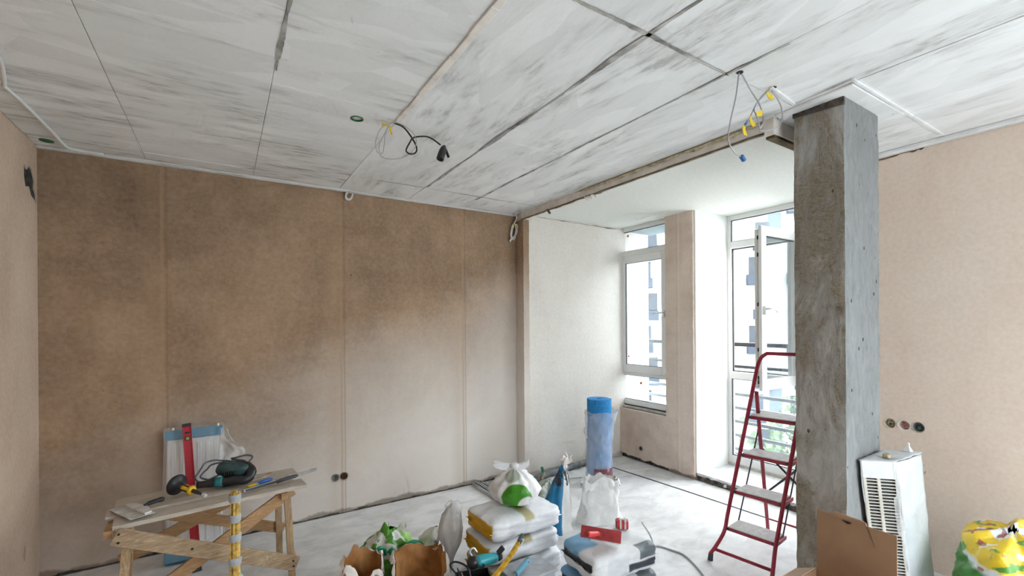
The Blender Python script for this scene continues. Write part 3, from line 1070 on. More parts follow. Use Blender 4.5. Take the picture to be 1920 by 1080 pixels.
# window_2: tall, opens inward
X2 = 4.86
w2 = bpy.data.objects.new('window_2', None)
COL.objects.link(w2)
LOC['window_2'] = V((X2, 2.26, 0.08))
w2.location = LOC['window_2']
tag(w2, 'tall white window behind the ladder with its casement swung open', None, None, 'structure')
ya, ym, yb = 1.49, 2.25, 3.035
frame_rect(MB(), X2, X2 + .07, ya, yb, 0.10, HA, 0.05, 0.09, 0.055).build('outer_frame', MAT['upvc_white'], w2, bevel=0.003)
MB().box((X2, ym - .04, 0.19), (X2 + .07, ym + .04, HA - .055)).build('mullion', MAT['upvc_white'], w2, bevel=0.003)
for (y0, y1) in ((ym + .04, yb - .05), (ya + .05, ym - .04)):
    MB().box((X2, y0, 2.525), (X2 + .07, y1, 2.60)).build('transom', MAT['upvc_white'], w2, bevel=0.003)
    MB().box((X2, y0, 1.055), (X2 + .07, y1, 1.135)).build('transom', MAT['upvc_white'], w2, bevel=0.003)
    for (z0, z1) in ((2.60, HA - .055), (0.19, 1.055)):
        MB().box((X2 + .03, y0, z0), (X2 + .036, y1, z1)).build('pane', MAT['pane_glass'], w2)
        frame_rect(MB(), X2 + .012, X2 + .032, y0, y1, z0, z1, 0.007).build('gasket', MAT['gasket'], w2)
frame_rect(MB(), X2 + .03, X2 + .05, ym + .04, yb - .05, 1.135, 2.525, 0.012).build('gasket', MAT['gasket'], w2)
frame_rect(MB(), X2 - .02, X2 + .03, ya + .03, ym - .015, 1.075, 2.585, 0.085).build('sash', MAT['upvc_white'], w2, bevel=0.004)
MB().box((X2 + .005, ya + .1, 1.15), (X2 + .011, ym - .09, 2.51)).build('pane', MAT['pane_glass'], w2)
MB().box((X2 - .01, ya, 0.075), (X2 + .03, yb, 0.105)).build('sill_board', MAT['sill_board'], w2)
# the open casement stands square to the wall
sx0, sx1 = 4.165, 4.86
sy = 2.262
mb = MB()
for (a, b, c2, d) in ((sx0, sx0 + .085, 1.06, 2.585), (sx1 - .085, sx1, 1.06, 2.585), (sx0 + .085, sx1 - .085, 1.06, 1.155), (sx0 + .085, sx1 - .085, 2.495, 2.585)):
    mb.box((a, sy - .004, c2), (b, sy + .026, d))
ca = mb.build('open_casement', MAT['upvc_white'], w2, bevel=0.004)
mb = MB()
for (a, b, c2, d) in ((sx0 + .022, sx0 + .08, 1.085, 2.555), (sx1 - .08, sx1 - .01, 1.085, 2.555), (sx0 + .08, sx1 - .08, 1.085, 1.14), (sx0 + .08, sx1 - .08, 2.51, 2.555)):
    mb.box((a, sy + .026, c2), (b, sy + .074, d))
mb.build('rebate', MAT['upvc_white'], ca, bevel=0.003)
MB().box((sx0 + .018, sy + .032, 1.09), (sx0 + .024, sy + .048, 2.55)).build('lock_strip', MAT['radiator_fin'], ca)
for z in (1.12, 1.16, 1.42, 1.84, 2.3, 2.46):
    MB().box((sx0 + .012, sy + .034, z), (sx0 + .026, sy + .046, z + .035)).build('lock_bolt', MAT['gasket'], ca)
MB().box((sx0 + .08, sy + .018, 1.15), (sx1 - .08, sy + .026, 2.50)).build('pane', MAT['pane_clean'], ca)
mb = MB()
for (a, b, c2, d) in ((sx0 + .085, sx1 - .085, 2.487, 2.495), (sx0 + .085, sx0 + .09, 1.155, 2.495)):
    mb.box((a, sy + .008, c2), (b, sy + .018, d))
mb.build('gasket', MAT['gasket'], ca)
mb = MB().cbox((sx0 + .042, sy - .012, 1.80), (.032, .018, .08))
mb.tube(cr([(sx0 + .042, sy - .02, 1.815), (sx0 + .045, sy - .055, 1.815), (sx0 + .075, sy - .062, 1.815), (sx0 + .13, sy - .06, 1.808), (sx0 + .175, sy - .055, 1.785)], 5), 0.0105, 8)
mb.build('handle', MAT['upvc_white'], ca, smooth=True)

# added_window_right: added unseen opening in the right wall, there to brighten the room
w3 = bpy.data.objects.new('added_window_right', None)
COL.objects.link(w3)
LOC['added_window_right'] = V((XR + .1, -0.75, 0.1))
w3.location = LOC['added_window_right']
tag(w3, 'unseen window added in the right wall behind the viewpoint for more daylight', None, None, 'structure')
frame_rect(MB(), XR + .1, XR + .17, -1.6, 0.10, 0.10, 2.50, 0.06).build('outer_frame', MAT['upvc_white'], w3)
for y in (-0.75,):
    MB().box((XR + .1, y - .04, .16), (XR + .17, y + .04, 2.44)).build('mullion', MAT['upvc_white'], w3)
for (y0, y1) in ((-1.54, -0.79), (-0.71, 0.04)):
    MB().box((XR + .13, y0, .16), (XR + .136, y1, 2.44)).build('pane', MAT['pane_clean'], w3)

# added_window_rear: second added opening, unseen in the rear wall, for more interior light
w4 = bpy.data.objects.new('added_window_rear', None)
COL.objects.link(w4)
LOC['added_window_rear'] = V((2.55, YR - .1, 0.1))
w4.location = LOC['added_window_rear']
tag(w4, 'unseen window added in the rear wall behind the viewpoint to brighten the room', None, None, 'structure')
mb = MB()
for a, b in (((1.7, .10), (1.76, 2.5)), ((3.44, .10), (3.5, 2.5)), ((1.76, .10), (3.44, .16)), ((1.76, 2.44), (3.44, 2.5)), ((2.56, .16), (2.64, 2.44))):
    mb.box((a[0], YR - .15, a[1]), (b[0], YR - .08, b[1]))
mb.build('outer_frame', MAT['upvc_white'], w4)
for (x0, x1) in ((1.76, 2.56), (2.64, 3.44)):
    MB().box((x0, YR - .12, .16), (x1, YR - .114, 2.44)).build('pane', MAT['pane_clean'], w4)

# ------------------------------------------------------------------ outside
t = thing('balcony_railing', 'dark metal balcony railing with pale slats outside the windows', 'railing', (5.12, 2.6, -0.1))
MB().box((5.09, 1.0, 1.41), (5.15, 5.5, 1.455)).build('top_rail', MAT['rail_dark'], t, bevel=0.003)
MB().box((5.10, 1.0, 1.155), (5.13, 5.5, 1.188)).build('mid_rail', MAT['rail_dark'], t, bevel=0.003)
for z in (0.85, 0.69, 0.53, 0.37, 0.21):
    MB().box((5.10, 1.0, z - .022), (5.125, 5.5, z + .012)).build('slat', MAT['rail_pale'], t)
for y in (1.02, 3.20, 5.4):
    MB().box((5.13, y, -0.1), (5.16, y + .03, 1.42)).build('post', MAT['rail_pale'], t)
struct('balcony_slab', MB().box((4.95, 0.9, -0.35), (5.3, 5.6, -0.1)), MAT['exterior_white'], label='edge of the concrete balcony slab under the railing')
struct('ground', MB().box((8, -80, -14.2), (160, 140, -14)), MAT['street_grey'], label='pale street level far below the windows')


def building(name, label, c, ang, width, ncol, z0, nfl, pitch, flh, depth, wallmat, dark):
    t = thing(name, label, 'building', (c[0], c[1], z0), ang)
    MB().box((-width / 2, 0, 0), (width / 2, depth, nfl * flh + 1.2)).build('wall', MAT[wallmat], t, local=True)
    win = pane = bal = slab = None
    for f in range(nfl):
        for k in range(ncol):
            u = (k - (ncol - 1) / 2) * pitch + (0.55 if f % 2 else 0.0)
            w = f * flh + 0.4
            for (nm, mesh_mb, mt) in (('window', MB().box((-0.62, -0.05, 0.95), (0.62, 0.02, 2.55)), 'upvc_white'),):
                pass
            if win is None:
                win = frame_rect(MB(), -0.06, 0.0, -0.62, 0.62, 0.9, 2.6, 0.07).xform(rot(z=-math.pi / 2)).build('window', MAT['upvc_white'], t, local=True)
                pane = MB().box((-0.56, -0.04, 0.96), (0.56, -0.02, 2.54)).box((-0.03, -0.05, 0.96), (0.03, -0.015, 2.54)).build('pane', MAT['far_window'], win, local=True)
                bal = MB().box((-0.75, -0.75, 0.0), (0.75, -0.02, 0.9)).build('balcony_box', MAT[dark], t, local=True)
                a, b, d = win, pane, bal
            else:
                a = win.copy()
                b = pane.copy()
                d = bal.copy()
                for q in (a, b, d):
                    COL.objects.link(q)
                a.parent = t
                d.parent = t
                b.parent = a
            a.location = (u, 0, w)
            d.location = (u, 0, w)
            if (k + f) % 3 == 0:
                d.scale = (1, 0.35, 1)
            else:
                d.scale = (1, 1, 1)
    for k in range(ncol + 1):
        if k % 2 == 0:
            u = (k - ncol / 2) * pitch
            MB().box((u - 0.55, -0.03, 0), (u + 0.45, 0.01, nfl * flh)).build('grey_panel', MAT['facade_grey'], t, local=True)
    MB().box((-width / 2 - .3, -0.3, nfl * flh + 1.2), (width / 2 + .3, depth, nfl * flh + 1.5)).build('roof', MAT['facade_grey'], t, local=True)
    return t


az = math.radians(57)
bc = V((math.sin(az), math.cos(az), 0)) * 46
building('apartment_building', 'white apartment block with dark boxed balconies seen through the windows', (bc.x, bc.y), -az + math.radians(6), 44, 13, -14, 9, 3.2, 3.1, 12, 'facade_white', 'balcony_dark')


def tree(label, x, y, z0, h, r, seed):
    t = thing('tree', label, 'tree', (x, y, z0), 0, 'trees below the windows')
    MB().tube([(x, y, z0), (x + .1, y, z0 + h * .4), (x, y + .1, z0 + h * .75)], [0.22, 0.17, 0.09], 8).build('trunk', MAT['bark'], t)
    mb = MB()
    rng = random.Random(seed)
    for k in range(900):
        d = V((rng.gauss(0, 1), rng.gauss(0, 1), rng.gauss(0, 1))).normalized() * (rng.random() ** 0.4)
        p = V((x, y, z0 + h * .68)) + V((d.x * r, d.y * r, d.z * h * .36)) * (0.85 + 0.3 * fbm((d.x * 2, d.y * 2, d.z * 2 + seed)))
        a = V((rng.gauss(0, 1), rng.gauss(0, 1), rng.gauss(0, 1))).normalized() * 0.17
        b = a.orthogonal().normalized() * 0.15
        mb.add([p - a, p + b, p + a, p - b], [(0, 1, 2, 3)])
    q = mb.build('foliage', MAT['leafy'], t, fixn=False)
    q['kind'] = 'stuff'


tree('green tree below the tall window, nearest the railing', 18.5, 10.2, -14, 11.4, 2.6, 1)
tree('smaller green tree beyond, toward the apartment block', 27, 12.2, -14, 12.2, 2.6, 2)
tree('green tree standing in front of the white block, seen past the casement', 22.5, 9.4, -14, 10.2, 2.4, 3)

# ------------------------------------------------------------------ ladder
t = thing('step_ladder', 'red metal step ladder with four grey treads standing by the column', 'ladder', (3.0, 1.75, 0))
S = V((0.027, -0.040, 0.264))
LB = V((2.967, 1.875, 0.264)) - S * 1.0
wd = V((0.13, -0.9915, 0)).normalized()
nd = V((0.9915, 0.13, 0)).normalized()


def Lp(i):
    return V((2.967, 1.875, 0.264)) + S * i


def Rp(i):
    return Lp(i) + wd * (0.328 - 0.007 * i)


footL = V((2.925, 1.965, 0.0))
footR = V((2.985, 1.565, 0.0))
topL, topR = Lp(4.25), Rp(4.25)
cL, cR = Lp(4.62) + wd * 0.045, Rp(4.62) - wd * 0.045
path = [footL + V((0, 0, .045)), footL * .6 + Lp(-.2) * .4 + V((0, 0, 0.02)), Lp(-0.15), Lp(0.3), Lp(1), Lp(2), Lp(3), Lp(3.9), topL, Lp(4.5) + wd * 0.012, cL]
pathR = [footR + V((0, 0, .045)), footR * .6 + Rp(-.2) * .4 + V((0, 0, 0.02)), Rp(-0.15), Rp(0.3), Rp(1), Rp(2), Rp(3), Rp(3.9), topR, Rp(4.5) - wd * 0.012, cR]
MB().tube(cr(path, 5) + [p for p in cr([cL, (cL + cR) / 2, cR], 4)[1:-1]], 0.0125, 10).build('rail', MAT['red_ladder'], t, smooth=True)
MB().tube(cr(pathR, 5), 0.0125, 10).build('rail', MAT['red_ladder'], t, smooth=True)
for p in (footL, footR):
    MB().tube([p, p + V((0.004, -.004, .05))], [0.019, 0.016], 10).build('rubber_foot', MAT['rubber_dark'], t)
fa, fb = footL * .62 + Lp(-.2) * .38, footR * .62 + Rp(-.2) * .38
fa.z = fb.z = 0.085
MB().tube([fa, fb], 0.011, 10).build('cross_bar', MAT['red_ladder'], t, smooth=True)
for i in range(4):
    a, b = Lp(i), Rp(i)
    dp = 0.175 if i < 3 else 0.20
    mb = MB()
    q = [a + wd * .012, b - wd * .012, b - wd * .012 + nd * dp, a + wd * .012 + nd * dp]
    z = a.z
    vs = [V((p.x, p.y, z)) for p in q]
    mb.add([p - V((0, 0, .026)) for p in vs] + [p - V((0, 0, .002)) for p in vs], [(3, 2, 1, 0), (4, 5, 6, 7), (0, 1, 5, 4), (1, 2, 6, 5), (2, 3, 7, 6), (3, 0, 4, 7)])
    tr = mb.build('tread', MAT['red_ladder'], t, bevel=0.004)
    mb = MB()
    for k in range(15):
        u0, u1 = (k + 0.12) / 15, (k + 0.88) / 15
        A, B2 = vs[0].lerp(vs[3], u0), vs[1].lerp(vs[2], u0)
        C2, D = vs[1].lerp(vs[2], u1), vs[0].lerp(vs[3], u1)
        pp = [A + wd * .006, B2 - wd * .006, C2 - wd * .006, D + wd * .006]
        mb.add([p + V((0, 0, -.003)) for p in pp] + [p + V((0, 0, .003)) for p in pp], [(4, 5, 6, 7), (0, 1, 5, 4), (1, 2, 6, 5), (2, 3, 7, 6), (3, 0, 4, 7)])
    g = mb.build('tread_mat', MAT['tread_grey'], tr)
    for p, s in ((a, 1), (b, -1)):
        MB().tube([p - V((0, 0, .014)), p + wd * (0.022 * s) - V((0, 0, .014))], 0.009, 8).build('pivot', MAT['rubber_dark'], tr)
    MB().bar(b - wd * .002 + nd * 0.012 - V((0, 0, .016)), b - wd * .002 + nd * dp - V((0, 0, .016)), 0.024, 0.005).build('side_bracket', MAT['red_ladder'], tr)
hl, hr = Lp(3.62) + nd * .015, Rp(3.62) + nd * .015
rl, rr = V((3.63, 1.93, 0.0)), V((3.68, 1.60, 0.0))
for (h_, f_) in ((hl + wd * .02, rl), (hr - wd * .02, rr)):
    MB().bar(h_, f_ + V((0, 0, .02)), 0.024, 0.013, side=(0, 1, 0)).build('rear_leg', MAT['red_ladder'], t, bevel=0.002)
    MB().bar(f_ + V((-.006, 0, .035)), f_, 0.03, 0.02, side=(0, 1, 0)).build('rubber_foot', MAT['rubber_dark'], t)
MB().tube([hl.lerp(rl, .86) + wd * .02, hr.lerp(rr, .86) - wd * .02], 0.006, 8).build('rear_bar', MAT['red_ladder'], t)
for (P0, s) in ((Lp, 1), (Rp, -1)):
    MB().tube([P0(3) + nd * .19 + wd * (.018 * s) - V((0, 0, .015)), P0(0) + nd * .165 + wd * (.018 * s) - V((0, 0, .01))], 0.005, 6).build('link_rod', MAT['strut_black'], t)
for (u0, u1) in ((.36, .62), (.66, .40)):
    MB().bar(hl.lerp(rl, u0) + wd * .022, hr.lerp(rr, u1) - wd * .022, 0.014, 0.004).build('brace_strip', MAT['strut_black'], t)

# ------------------------------------------------------------------ trestle table
t = thing('trestle_bench', 'rough wooden trestle bench with crossed braces and loose top planks', 'bench', (-0.05, 3.44, 0))
zt = 0.622
fL, fR, bL, bR = V((-0.46, 3.20, 0)), V((0.41, 3.32, 0)), V((-0.54, 3.68, 0)), V((0.40, 3.70, 0))


def plank(a, b, w, z, th=0.024, ea=0.0, eb=0.0):
    a, b = V(a), V(b)
    d = (b - a).normalized()
    s = V((-d.y, d.x, 0))
    n = 26
    mb = MB()
    vs = []
    for i in range(n + 1):
        u = i / n
        p = a.lerp(b, u)
        e1 = 0.004 * fbm((u * 6, a.y * 9, 1))
        e2 = 0.004 * fbm((u * 6, a.y * 9, 5))
        c = p + s * (w / 2 + e1) + d * (ea if i == 0 else eb if i == n else 0)
        q = p - s * (w / 2 + e2)
        zz = z + 0.003 * math.sin(u * 5 + a.y * 7)
        for r_, zo in ((c, 0), (q, 0), (q, -th), (c, -th)):
            vs.append((r_.x, r_.y, zz + zo))
    fs = [(0, 3, 2, 1), tuple(n * 4 + k for k in range(4))]
    for i in range(n):
        for k in range(4):
            k2 = (k + 1) % 4
            fs.append((i * 4 + k, i * 4 + k2, i * 4 + 4 + k2, i * 4 + 4 + k))
    mb.add(vs, fs)
    return mb


plank((-0.52, 3.275, 0), (0.46, 3.385, 0), 0.145, zt).build('top_plank', MAT['wood_plank'], t)
plank((-0.575, 3.435, 0), (0.395, 3.535, 0), 0.150, zt + .004).build('top_plank', MAT['wood_plank'], t)
plank((-0.56, 3.60, 0), (0.44, 3.685, 0), 0.150, zt + .002).build('top_plank', MAT['wood_plank'], t)
for x0, yy in ((-0.50, 3.20), (0.36, 3.28)):
    MB().bar((x0 - 0.03, yy + .0, zt - .045), (x0 - .05, yy + .48, zt - .045), 0.04, 0.04).build('cleat', MAT['wood_brace'], t, bevel=0.003)
for (tp, bt) in (((-0.45, 3.245, zt - .03), (-0.49, 3.17, 0)), ((-0.49, 3.64, zt - .03), (-0.53, 3.74, 0)), ((0.35, 3.345, zt - .03), (0.375, 3.29, 0)), ((0.325, 3.64, zt - .03), (0.34, 3.74, 0))):
    MB().bar(tp, bt, 0.042, 0.03, side=(1, 0, 0)).build('leg', MAT['wood_leg'], t, bevel=0.003)
br = MB().bar((-0.50, 3.165, 0.578), (0.40, 3.268, 0.128), 0.088, 0.022, side=(0, 0, 1)).build('brace', MAT['wood_rail'], t, bevel=0.002)
MB().bar((-0.40, 3.232, 0.155), (0.385, 3.345, 0.595), 0.075, 0.02, side=(0, 0, 1)).build('brace', MAT['wood_brace'], t, bevel=0.002)
MB().bar((-0.52, 3.70, 0.545), (0.37, 3.73, 0.195), 0.072, 0.02, side=(0, 0, 1)).build('brace', MAT['wood_brace'], t, bevel=0.002)
MB().bar((-0.56, 3.735, 0.215), (0.30, 3.70, 0.60), 0.075, 0.02, side=(0, 0, 1)).build('brace', MAT['wood_brace'], t, bevel=0.002)
MB().bar((0.385, 3.26, 0.13), (0.40, 3.70, 0.18), 0.06, 0.02, side=(0, 0, 1)).build('tie_rail', MAT['wood_leg'], t, bevel=0.002)
for p in ((-0.478, 3.152, .59), (-0.48, 3.152, .545), (-0.16, 3.19, .41), (0.06, 3.215, .31), (0.375, 3.252, .16), (0.377, 3.252, .125), (0.345, 3.33, .595), (0.335, 3.33, .55)):
    MB().lathe([(.006, 0), (.006, .006)], 8, Matrix.Translation(p) @ rot(x=math.pi / 2)).build('nail', MAT['black'], t)

ZB = zt + 0.011
# wide spatula
t = thing('taping_spatula', 'wide pale steel spatula with a dark handle on the bench end', 'spatula', (-0.46, 3.34, ZB))
d = V((0.80, 0.42, 0)).normalized()
s = V((-d.y, d.x, 0))
o0 = V((-0.50, 3.325, ZB))
mb = MB()
q = [o0 - s * .135, o0 + s * .135, o0 + s * .135 + d * .115, o0 - s * .135 + d * .115]
mb.add([p + V((0, 0, .003)) for p in q] + [p + V((0, 0, .005)) for p in q], [(3, 2, 1, 0), (4, 5, 6, 7), (0, 1, 5, 4), (1, 2, 6, 5), (2, 3, 7, 6), (3, 0, 4, 7)])
mb.build('blade', MAT['steel_dirty'], t)
mb = MB()
q = [o0 - s * .13 + d * .068, o0 + s * .13 + d * .068, o0 + s * .12 + d * .105, o0 + s * .025 + d * .125, o0 - s * .025 + d * .125, o0 - s * .12 + d * .105]
mb.add([p + V((0, 0, .005)) for p in q] + [p + V((0, 0, .016)) for p in q], [(5, 4, 3, 2, 1, 0), (6, 7, 8, 9, 10, 11)] + [(i, (i + 1) % 6, 6 + (i + 1) % 6, 6 + i) for i in range(6)])
mb.build('backing', MAT['steel_dirty'], t, bevel=0.002)
h0 = o0 + d * .115 + V((0, 0, .014))
MB().tube(cr([h0, h0 + d * .03 + V((0, 0, .008)), h0 + d * .07 + V((0, 0, .010)), h0 + d * .098 + V((0, 0, .008))], 4), [.010] * 3 + [.013] * 6 + [.015] * 3 + [.012], 10).build('handle', MAT['black_plastic'], t, smooth=True)

# round pad tool with yellow handle
t = thing('disc_scraper', 'black round-headed hand tool with a yellow and black handle', 'hand tool', (-0.23, 3.46, ZB))
c0, c1 = V((-0.255, 3.515, ZB + .070)), V((-0.105, 3.345, ZB + .026))
ax = (c1 - c0).normalized()
R_ = ax.to_track_quat('Z', 'Y').to_matrix().to_4x4()
T_ = Matrix.Translation(c0) @ R_
MB().lathe([(.001, -.012), (.058, -.010), (.064, .0), (.062, .010), (.040, .018), (.020, .040), (.019, .055), (.001, .056)], 28, T_, caps=False).build('disc_head', MAT['black_plastic'], t, smooth=True)
MB().lathe([(.019, .052), (.021, .070), (.020, .110), (.016, .118)], 20, T_).build('grip', MAT['yellow_plastic'], t, smooth=True)
mb = MB()
for a in (0.4, 1.9, 3.5, 5.0):
    q = [T_ @ V((.0215 * math.cos(a + e), .0215 * math.sin(a + e), z)) for e in (-.25, .25) for z in (.055, .108)]
    mb.add(q, [(0, 1, 3, 2)])
mb.build('grip_inlay', MAT['black_plastic'], t, solid=0.002)
MB().lathe([(.026, .118), (.028, .124), (.026, .132), (.014, .135)], 20, T_).build('collar', MAT['yellow_plastic'], t, smooth=True)
MB().lathe([(.012, .133), (.011, .165), (.008, .20), (.010, .222), (.009, .235)], 14, T_).build('neck', MAT['black_plastic'], t, smooth=True)
MB().lathe([(.010, .215), (.013, .228), (.010, .242)], 12, T_).build('tip', MAT['steel_dirty'], t)

# corded power tool
t = thing('power_sander', 'dark teal corded power tool with its grey cord coiled on top', 'power tool', (0.02, 3.53, ZB))
a0 = V((-0.15, 3.53, ZB + .040))
b0 = V((0.12, 3.475, ZB + .042))
MB().tube(cr([a0, a0.lerp(b0, .3) + V((0, 0, .004)), a0.lerp(b0, .7) + V((0, 0, .006)), b0, b0 + V((.03, .035, .03)), b0 + V((.012, .085, .055)), b0 + V((-.06, .11, .07))], 5), [.022] * 4 + [.026] * 6 + [.030] * 10 + [.034] * 5 + [.038] * 6, 14).build('grip', MAT['black_plastic'], t, smooth=True)
MB().tube(cr([a0.lerp(b0, .36) + V((0, 0, .006)), a0.lerp(b0, .52) + V((0, 0, .006))], 3), .031, 16).build('sleeve', MAT['teal_plastic'], t, smooth=True)


def body(u, v):
    th = u * 2 * math.pi
    ph = (v - .5) * math.pi
    x, y, z = math.cos(ph) * math.cos(th), math.cos(ph) * math.sin(th), math.sin(ph)
    e = lambda a, k: math.copysign(abs(a) ** k, a)
    p = V((e(x, .7) * .105, e(y, .7) * .060, e(z, .7) * .050))
    p.x += 0.012 * z
    return V((0.055, 3.575, ZB + .098)) + Matrix.Rotation(-0.25, 3, 'Z') @ Matrix.Rotation(0.22, 3, 'Y') @ p


MB().grid(body, 28, 14, wrap=True).build('housing', MAT['teal_dark'], t, smooth=True)
mb = MB()
for k in range(6):
    p = V((0.0 + k * .012, 3.515 - k * .003, ZB + .085))
    mb.cbox(p, (.005, .012, .035), rot(z=-.25))
mb.build('vent_rib', MAT['black_plastic'], t)
MB().box((-0.02, 3.52, ZB), (0.12, 3.62, ZB + .055)).build('base_plate', MAT['black_plastic'], t, bevel=0.012, seg=2)
pts = []
for k in range(34):
    a = k * 0.42
    rr_ = 1 + 0.12 * math.sin(k * 1.7)
    pts.append((-0.055 + 0.115 * rr_ * math.cos(a) + 0.002 * k, 3.60 + 0.055 * math.sin(a), ZB + 0.085 + 0.055 * math.sin(a) * rr_ + 0.018 * math.cos(a * .5)))
pts += [(0.06, 3.64, ZB + .155), (0.13, 3.63, ZB + .165), (0.165, 3.61, ZB + .150), (0.13, 3.60, ZB + .115)]
MB().tube(cr([tuple(a0)] + pts, 4), 0.0058, 7).build('cord', MAT['cord_steelblue'], t, smooth=True)

# utility knife
t = thing('utility_knife', 'small blue and yellow utility knife on the bench', 'knife', (0.16, 3.47, ZB))
k0, k1 = V((0.125, 3.385, ZB + .017)), V((0.275, 3.475, ZB + .019))
MB().bar(k0, k0.lerp(k1, .32), .026, .016, side=(0, 1, 0)).build('slider', MAT['yellow_plastic'], t, bevel=.003)
MB().bar(k0.lerp(k1, .32), k0.lerp(k1, .42), .018, .012, side=(0, 1, 0)).build('neck', MAT['sky_plastic'], t, bevel=.002)
MB().tube([k0.lerp(k1, .42), k0.lerp(k1, .6), k0.lerp(k1, .9), k1], [.011, .013, .012, .006], 10).build('grip', MAT['blue_plastic'], t, smooth=True)
# small offcut of white plaster
t = thing('wood_splinter', 'pale wood splinter lying behind the utility knife', 'splinter', (0.22, 3.56, ZB))
MB().bar((0.15, 3.545, ZB + .006), (0.28, 3.575, ZB + .022), .016, .006, side=(0, 1, 0)).build('shaft', MAT['wood_plank'], t)
# steel straightedge trowel
t = thing('straightedge', 'long thin steel straightedge reaching past the bench end', 'straightedge', (0.33, 3.44, ZB))
s0, s1 = V((0.10, 3.335, ZB + .012)), V((0.555, 3.47, ZB + .034))
MB().bar(s0, s1, .020, .012, side=(0, 0, 1)).build('bar', MAT['steel'], t, bevel=.002)
MB().bar(s0.lerp(s1, .02), s0.lerp(s1, .72) + V((0, -.012, 0)), .012, .016, side=(0, 0, 1)).build('edge_strip', MAT['strut_black'], t, bevel=.002)
MB().tube(cr([s0.lerp(s1, .42) + V((0, -.02, .0)), s0.lerp(s1, .5) + V((0, -.03, .006)), s0.lerp(s1, .62) + V((0, -.028, .006)), s0.lerp(s1, .68) + V((0, -.014, 0))], 4), .012, 8).build('clamp', MAT['rubber_dark'], t, smooth=True)

# straw broom, upright
t = thing('straw_broom', 'upright bundle of yellow straw bound with grey tape bands', 'broom', (0.04, 2.98, 0))
rng = random.Random(4)
mb = MB()
for k in range(46):
    a = rng.random() * 6.283
    r_ = 0.021 * math.sqrt(rng.random())
    x, y = 0.05 + r_ * math.cos(a), 2.98 + r_ * math.sin(a)
    dx, dy = rng.uniform(-.006, .006), rng.uniform(-.006, .006)
    mb.tube([(x + dx - .006, y + dy, 0.235), (x + dx * .3 - .004, y, 0.42), (x - .002, y - dy * .5, 0.58), (x, y, 0.755 + rng.uniform(-.012, .012))], [.007, .0075, .0068, .006], 5)
mb.build('straw', MAT['straw'], t)
for z, r_ in ((.728, .030), (.615, .029), (.508, .030), (.375, .031)):
    MB().lathe([(r_ - .003, -.022), (r_, -.018), (r_ + .001, .018), (r_ - .003, .022)], 18, Matrix.Translation((0.048, 2.98, z)), caps=False).build('tape_band', MAT['tape_grey'], t, smooth=True)
MB().lathe([(.034, .02), (.045, .0), (.060, -.06), (.055, -.10), (.02, -.12)], 20, Matrix.Translation((0.046, 2.98, .27))).build('plastic_hub', MAT['mint_plastic'], t, smooth=True)
mb = MB()
for k in range(70):
    a = rng.random() * 6.283
    q = rng.random()
    mb.tube([(0.046 + .045 * q * math.cos(a), 2.98 + .03 * q * math.sin(a), .20), (0.046 + .12 * q * math.cos(a), 2.98 + .05 * q * math.sin(a), 0.0)], [.004, .002], 4)
mb.build('bristles', MAT['straw'], t)['kind'] = 'stuff'

# ------------------------------------------------------------------ wrapped radiator leaning on the back wall + level
t = thing('wrapped_radiator', 'film-wrapped white radiator with blue bands leaning on the brown wall', 'radiator', (-0.18, 4.05, 0))
tilt = math.atan2(0.15, 0.93)
T_ = Matrix.Translation((-0.185, 4.02, 0)) @ rot(x=-tilt)
MB().box((-.17, -.03, .015), (.17, .03, .925)).xform(T_).build('panel', MAT['radiator_white'], t, bevel=.008)
for z0, z1 in ((.865, .935), (.01, .09)):
    MB().box((-.180, -.045, z0), (.180, .040, z1)).xform(T_).build('band', MAT['blue_band'], t, bevel=.006)
for k in range(6):
    x = -.13 + k * .052
    MB().box((x - .012, -.034, .12), (x + .012, -.029, .83)).xform(T_).build('rib', MAT['radiator_white'], t, bevel=.002)
for x in (-.14, .14):
    MB().lathe([(.012, 0), (.012, .018)], 10, T_ @ Matrix.Translation((x, 0, .935))).build('plug', MAT['brass'], t)


def wrap(u, v):
    a = u * 2 * math.pi
    n = fbm((math.cos(a) * 2, math.sin(a) * 2, v * 5))
    cxx, syy = math.cos(a), math.sin(a)
    x = max(-.188, min(.188, cxx * .27)) * (1 + .02 * n)
    y = max(-.05, min(.045, syy * .27)) + .008 * n
    return T_ @ V((x, y, .02 + v * .935))


MB().grid(wrap, 56, 26, wrap=True).build('film_wrap', MAT['film_clear'], t, smooth=True)


def flap(u, v):
    n = fbm((u * 3, v * 4, 9))
    return V((-0.03 + u * (.055 + .12 * math.sin(min(1, v * 1.15) * math.pi * .5) ** 2 * (1 if v < .8 else (1 - v) * 5)), 4.06 + .03 * n - .05 * u * math.sin(v * 6), .93 - v * .26 - .02 * u))


MB().grid(flap, 16, 16).build('film_flap', MAT['film_milky'], t, smooth=True)

t = thing('spirit_level', 'long red spirit level leaning against the wrapped radiator', 'level', (-0.16, 3.80, 0))
la, lb = V((-0.165, 3.80, 0.0)), V((-0.232, 4.045, 0.985))
axis = (lb - la).normalized()
nrm = V((0.1, -1, 0)).normalized()
nrm = (nrm - axis * nrm.dot(axis)).normalized()
sd = axis.cross(nrm)
L_ = (lb - la).length
T_ = Matrix((( sd.x, nrm.x, axis.x, la.x), (sd.y, nrm.y, axis.y, la.y), (sd.z, nrm.z, axis.z, la.z), (0, 0, 0, 1)))
MB().box((-.022, -.010, .012), (.022, .006, L_ - .012)).xform(T_).build('web', MAT['red_paint'], t)
for x in (-.027, .021):
    MB().box((x, -.012, .01), (x + .006, .013, L_ - .01)).xform(T_).build('flange', MAT['red_paint'], t, bevel=.001)
for z0, z1 in ((0, .022), (L_ - .022, L_)):
    MB().box((-.028, -.013, z0), (.028, .014, z1)).xform(T_).build('end_cap', MAT['black_plastic'], t, bevel=.002)
